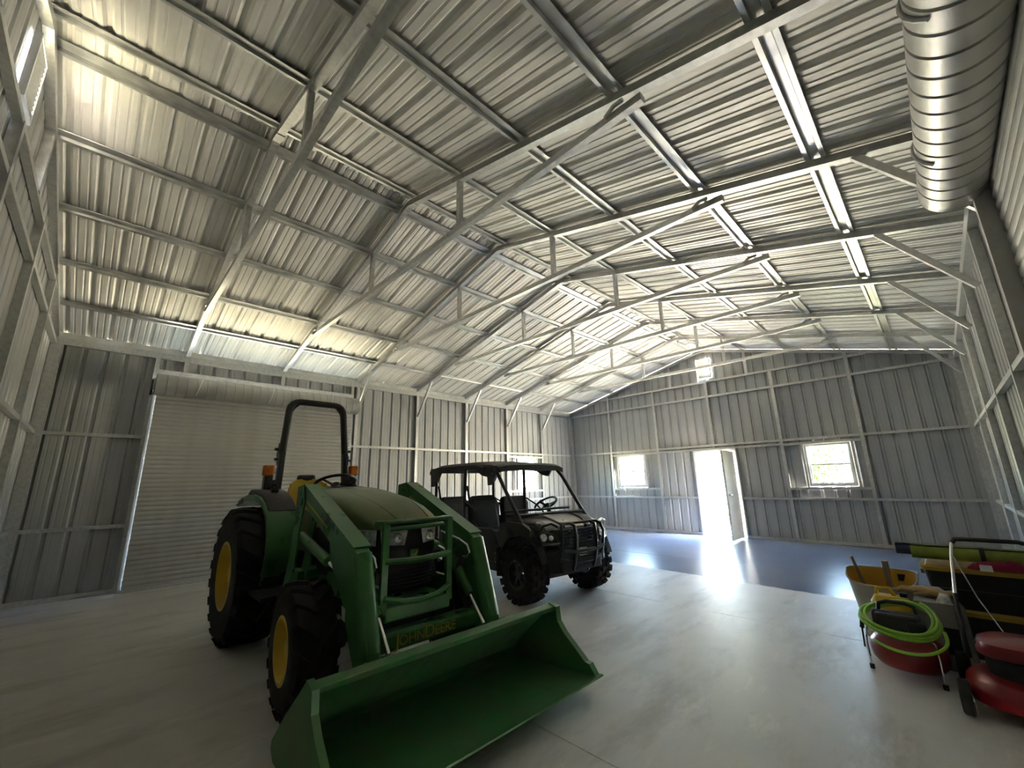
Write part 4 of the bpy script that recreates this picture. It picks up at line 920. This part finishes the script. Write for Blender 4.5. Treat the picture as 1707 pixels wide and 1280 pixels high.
# stacked totes
def tote(z, label, w_=.70, dpt=.46, hh=.30):
    o = tag(empty('storage_tote', (8.665, 6.02, z)), label, 'tote', None)
    m = MB(); prism_taper(m, 0, 0, 0, hh-.03, w_/2-.055, dpt/2-.05, w_/2-.02, dpt/2-.02, 40, 9); m.obj('tote_body', M['tote'], o, smooth=30)
    m = MB()
    for s_ in (-1, 1):
        m.box(-w_/2+.05, w_/2-.05, s_*(dpt/2-.03)-.014, s_*(dpt/2-.03)+.014, hh*.45, hh*.48)
    m.obj('tote_rib', M['tote'], o)
    m = MB(); prism_taper(m, 0, 0, hh-.035, hh-.005, w_/2, dpt/2, w_/2, dpt/2, 40, 9); prism_taper(m, 0, 0, hh-.005, hh+.005, w_/2-.03, dpt/2-.03, w_/2-.04, dpt/2-.04, 40, 9); m.obj('tote_lid', M['totelid'], o, smooth=30)
    for s_ in (-1, 1):
        m = MB(); m.box(s_*.335-.02, s_*.335+.02, -.06,.06, hh-.09, hh-.01); m.obj('latch', M['tote'], o, bevel=.006)
tote(0.0, 'black storage tote with yellow lid on the floor, lower of the stack', hh=.345)
tote(.350, 'black storage tote with yellow lid on top of the other, under the mats', hh=.315)
def mat_roll(x0, x1, y, z, r, m_, label, sag=0.0):
    o = tag(empty('rolled_mat', (x0, y, z-r)), label, 'mat'); L_ = x1-x0
    m = MB()
    for k in range(12):
        pass
    pts = []; n = 60
    rows = []
    for (x, dz_) in ((0, 0), (L_*.4, -sag*.3), (L_, -sag)):
        row = []
        for i in range(n+1):
            t = i/n; a = t*2*math.pi*3.2+.6; rr = r*(.28+.72*t); row.append((x, rr*math.cos(a), r+rr*math.sin(a)+dz_))
        rows.append(row)
    m.grid(rows); rows2 = [[(p[0], p[1]*.93, r+(p[2]-r)*.93) for p in rw] for rw in rows]; m.grid([rw[::-1] for rw in rows2])
    for e in (0, -1): m.grid([rows[e], rows2[e]])
    m.obj('mat_sheet', m_, o, smooth=50)
    b = MB(); b.lathe([(r*1.03, L_*.55), (r*1.03, L_*.55+.03)], (0,0,r), (1,0,0), 24); b.obj('mat_strap', M['black'], o, smooth=40)
mat_roll(8.28, 9.02, 5.945, .755, .062, M['matgreen'], 'rolled lime green foam mat lying on the upper tote')
mat_roll(8.17, 8.95, 6.10, .750, .052, M['matblue'], 'rolled navy foam mat behind the green one')
# magenta cloth heap and white card on the tote
CL = tag(empty('magenta_cloth', (8.80, 5.83, .672)), 'crumpled magenta cloth heaped on the upper tote', 'cloth')
m = MB(); rows = []
for i in range(13):
    row = []
    for k in range(10):
        u, v_ = -1+2*i/12, -1+2*k/9; e = max(0, 1-u*u)*max(0, 1-v_*v_); row.append((u*.20, v_*.035, .006+.05*e**.5+.014*math.sin(u*9+v_*4)*e+.01*math.sin(u*17-v_*7)*e))
    rows.append(row)
m.grid(rows); m.obj('cloth_folds', M['magenta'], CL, smooth=60)
m = MB(); m.box(-.20,.20,-.035,.03,0,.006); m.obj('cloth_hem', M['magenta'], CL)
WC = tag(empty('white_card', (8.70, 5.785, .66)), 'small white card propped against the magenta cloth', 'card')
m = MB(); m.prism([(-.035,0,0),(.035,0,0),(.033,.012,.045),(-.033,.012,.045)], (0,.003,0)); m.obj('card_face', M['white'], WC)
m = MB(); m.box(-.03,.03,.01,.03,0,.004); m.obj('card_fold', M['white'], WC)
# red push mower facing the viewer
LM = tag(empty('lawn_mower', (8.71, 4.93, 0)), 'red push lawn mower with chrome and black handle at the right edge', 'mower')
m = MB(); rows = []
prof = [(.265,.07),(.275,.10),(.262,.15),(.22,.185),(.16,.20),(.001,.205)]
for (r, z) in prof:
    rows.append([(r*.93*math.copysign(abs(math.cos(t))**.75, math.cos(t)), r*1.02*math.copysign(abs(math.sin(t))**.75, math.sin(t)), z) for t in [2*math.pi*k/36 for k in range(37)]])
m.grid(rows); m.obj('deck', M['red'], LM, smooth=40)
for (x, y, r) in ((-.255,-.24,.095),(.255,-.24,.095),(-.255,.25,.105),(.255,.25,.105)):
    m = MB(); m.lathe([(r*.55,-.025),(r*.9,-.027),(r,-.018),(r,.018),(r*.9,.027),(r*.55,.025)], (x,y,r), (1,0,0), 24, closed=True); wl_ = m.obj('wheel', M['rubber'], LM, smooth=40)
    m = MB(); m.cyl((x-.02,y,r),(x+.02,y,r),r*.55,18); m.cyl((x-.03,y,r),(x+.03,y,r),r*.2,10); m.obj('hub', M['card'], wl_)
m = MB(); m.lathe([(.0,.20),(.15,.20),(.16,.24),(.155,.30),(.14,.31),(0,.31)], (.02,0,0), (0,0,1), 28); m.box(-.10,.14,.06,.17,.22,.30); m.obj('engine', M['blackplastic'], LM, smooth=35)
m = MB(); rows = []
for (a, z) in ((.185,.315),(.19,.34),(.175,.385),(.13,.41),(.001,.418)): rows.append([(.03+a*1.05*math.copysign(abs(math.cos(t))**.7, math.cos(t)), a*.95*math.copysign(abs(math.sin(t))**.7, math.sin(t)), z) for t in [2*math.pi*k/32 for k in range(33)]])
m.grid(rows); m.obj('engine_cover', M['red'], LM, smooth=40)
m = MB(); m.cyl((-.14,-.02,.31),(-.14,-.02,.37),.03,12); m.obj('fuel_cap', M['black'], LM)
HX0, HX1 = -.225, .215
for x in (HX1, HX0):
    m = MB(); m.tube([(x, .26, .12),(x+.005, .36, .28),(x+.01, .46, .46),(x+.015, .53,.58)], .012, 8); hh_ = m.obj('lower_handle', M['black'], LM, smooth=50)
m = MB(); m.tube([(HX0+.015,.50,.54),(HX0+.045,.60,.80),(HX0+.06,.63,.88),(HX0+.075,.64,.905)], .011, 8); m.obj('upper_handle', M['chrome'], hh_, smooth=50)
m = MB(); m.tube([(HX1+.015,.50,.54),(HX1+.03,.60,.80),(HX1+.02,.63,.88),(HX1+.0,.64,.905)], .011, 8); m.obj('upper_handle', M['chrome'], hh_, smooth=50)
m = MB(); m.tube([(HX0+.062,.635,.885),(HX0+.085,.642,.912),(HX0+.13,.645,.914),(HX1-.04,.645,.914),(HX1+.01,.642,.90)], .016, 8); m.obj('grip', M['black'], hh_, smooth=50)
m = MB(); m.tube([(HX0+.05,.60,.80),(-.10,.40,.55),(-.02,.12,.40)], .004, 6); m.obj('starter_rope', M['rod'], LM)
# ------------------------------------------------------------------ outside
g = MB(); g.add([(-700,-700,-.10),(700,-700,-.10),(700,700,-.10),(-700,700,-.10)], [(0,1,2,3)]); struct(g.obj('ground', M['grass']))
g = MB(); g.box(W+.12, W+9, -6, 12, -.12, -.03); struct(g.obj('driveway', M['apron']))
g = MB(); g.box(-14.0, 5.4, LEN+.13, LEN+8.0, -.12, -.03); struct(g.obj('rear_bounce_slab', M['apron']))  # pale slab added mostly leftwards to bounce sunlight onto the right roof slope
def tree(x, y, ht, cr, n, label, trunk=True):
    rnd = random.Random(int(x*31+y*17))
    r = tag(empty('tree' if trunk else 'bush', (x, y, -.1)), label, 'tree' if trunk else 'bush', None)
    m = MB()
    blobs = [(rnd.uniform(-.5,.5)*cr, rnd.uniform(-.5,.5)*cr, ht-cr+rnd.uniform(-.6,.6)*cr, cr*rnd.uniform(.35,.6)) for _ in range(9)]
    for i in range(n):
        bx, by, bz, br = blobs[i % 9]
        d = Vector((rnd.gauss(0,1), rnd.gauss(0,1), rnd.gauss(0,1))).normalized()*br*rnd.uniform(.6,1)
        c = Vector((bx,by,max(.05,bz)))+d
        if c.z < .03: c.z = .05+rnd.random()*.2
        a = Vector((rnd.gauss(0,1), rnd.gauss(0,1), rnd.gauss(0,1))).normalized(); b_ = a.orthogonal().normalized(); s = rnd.uniform(.06,.13)*(1 if trunk else .7)
        m.add([c-a*s, c+b_*s*.5, c+a*s, c-b_*s*.5], [(0,1,2,3)])
    m.obj('foliage', M['leaf'], r)
    if trunk:
        m = MB(); m.tube([(0,0,0),(.05,.02,ht*.3),(-.03,.05,ht*.6),(0,0,ht*.85)], [.14,.11,.08,.03], 8); m.obj('trunk', M['bark'], r, smooth=50)
    else:
        m = MB(); m.tube([(0,0,0),(.02,.02,ht*.4),(-.03,.03,ht*.8)], [.03,.025,.01], 6); m.obj('stem', M['bark'], r)
tree(0.2, 22.8, 5.2, 2.3, 2600, 'leafy green tree seen through the open walk door')
tree(-6.5, 25, 6.0, 2.6, 2200, 'leafy tree far to the left behind the yard')
tree(5.2, 21.6, 3.6, 1.8, 2600, 'leafy tree outside the right back window, nearest the door')
tree(9.2, 26.5, 5.6, 2.6, 2200, 'tall leafy tree farther back outside the right window')
tree(3.9, 15.6, .95, .55, 900, 'low shrub on the grass outside the open walk door', False)
tree(4.6, 17.8, 1.6, .9, 1200, 'taller shrub behind the low one outside the walk door', False)
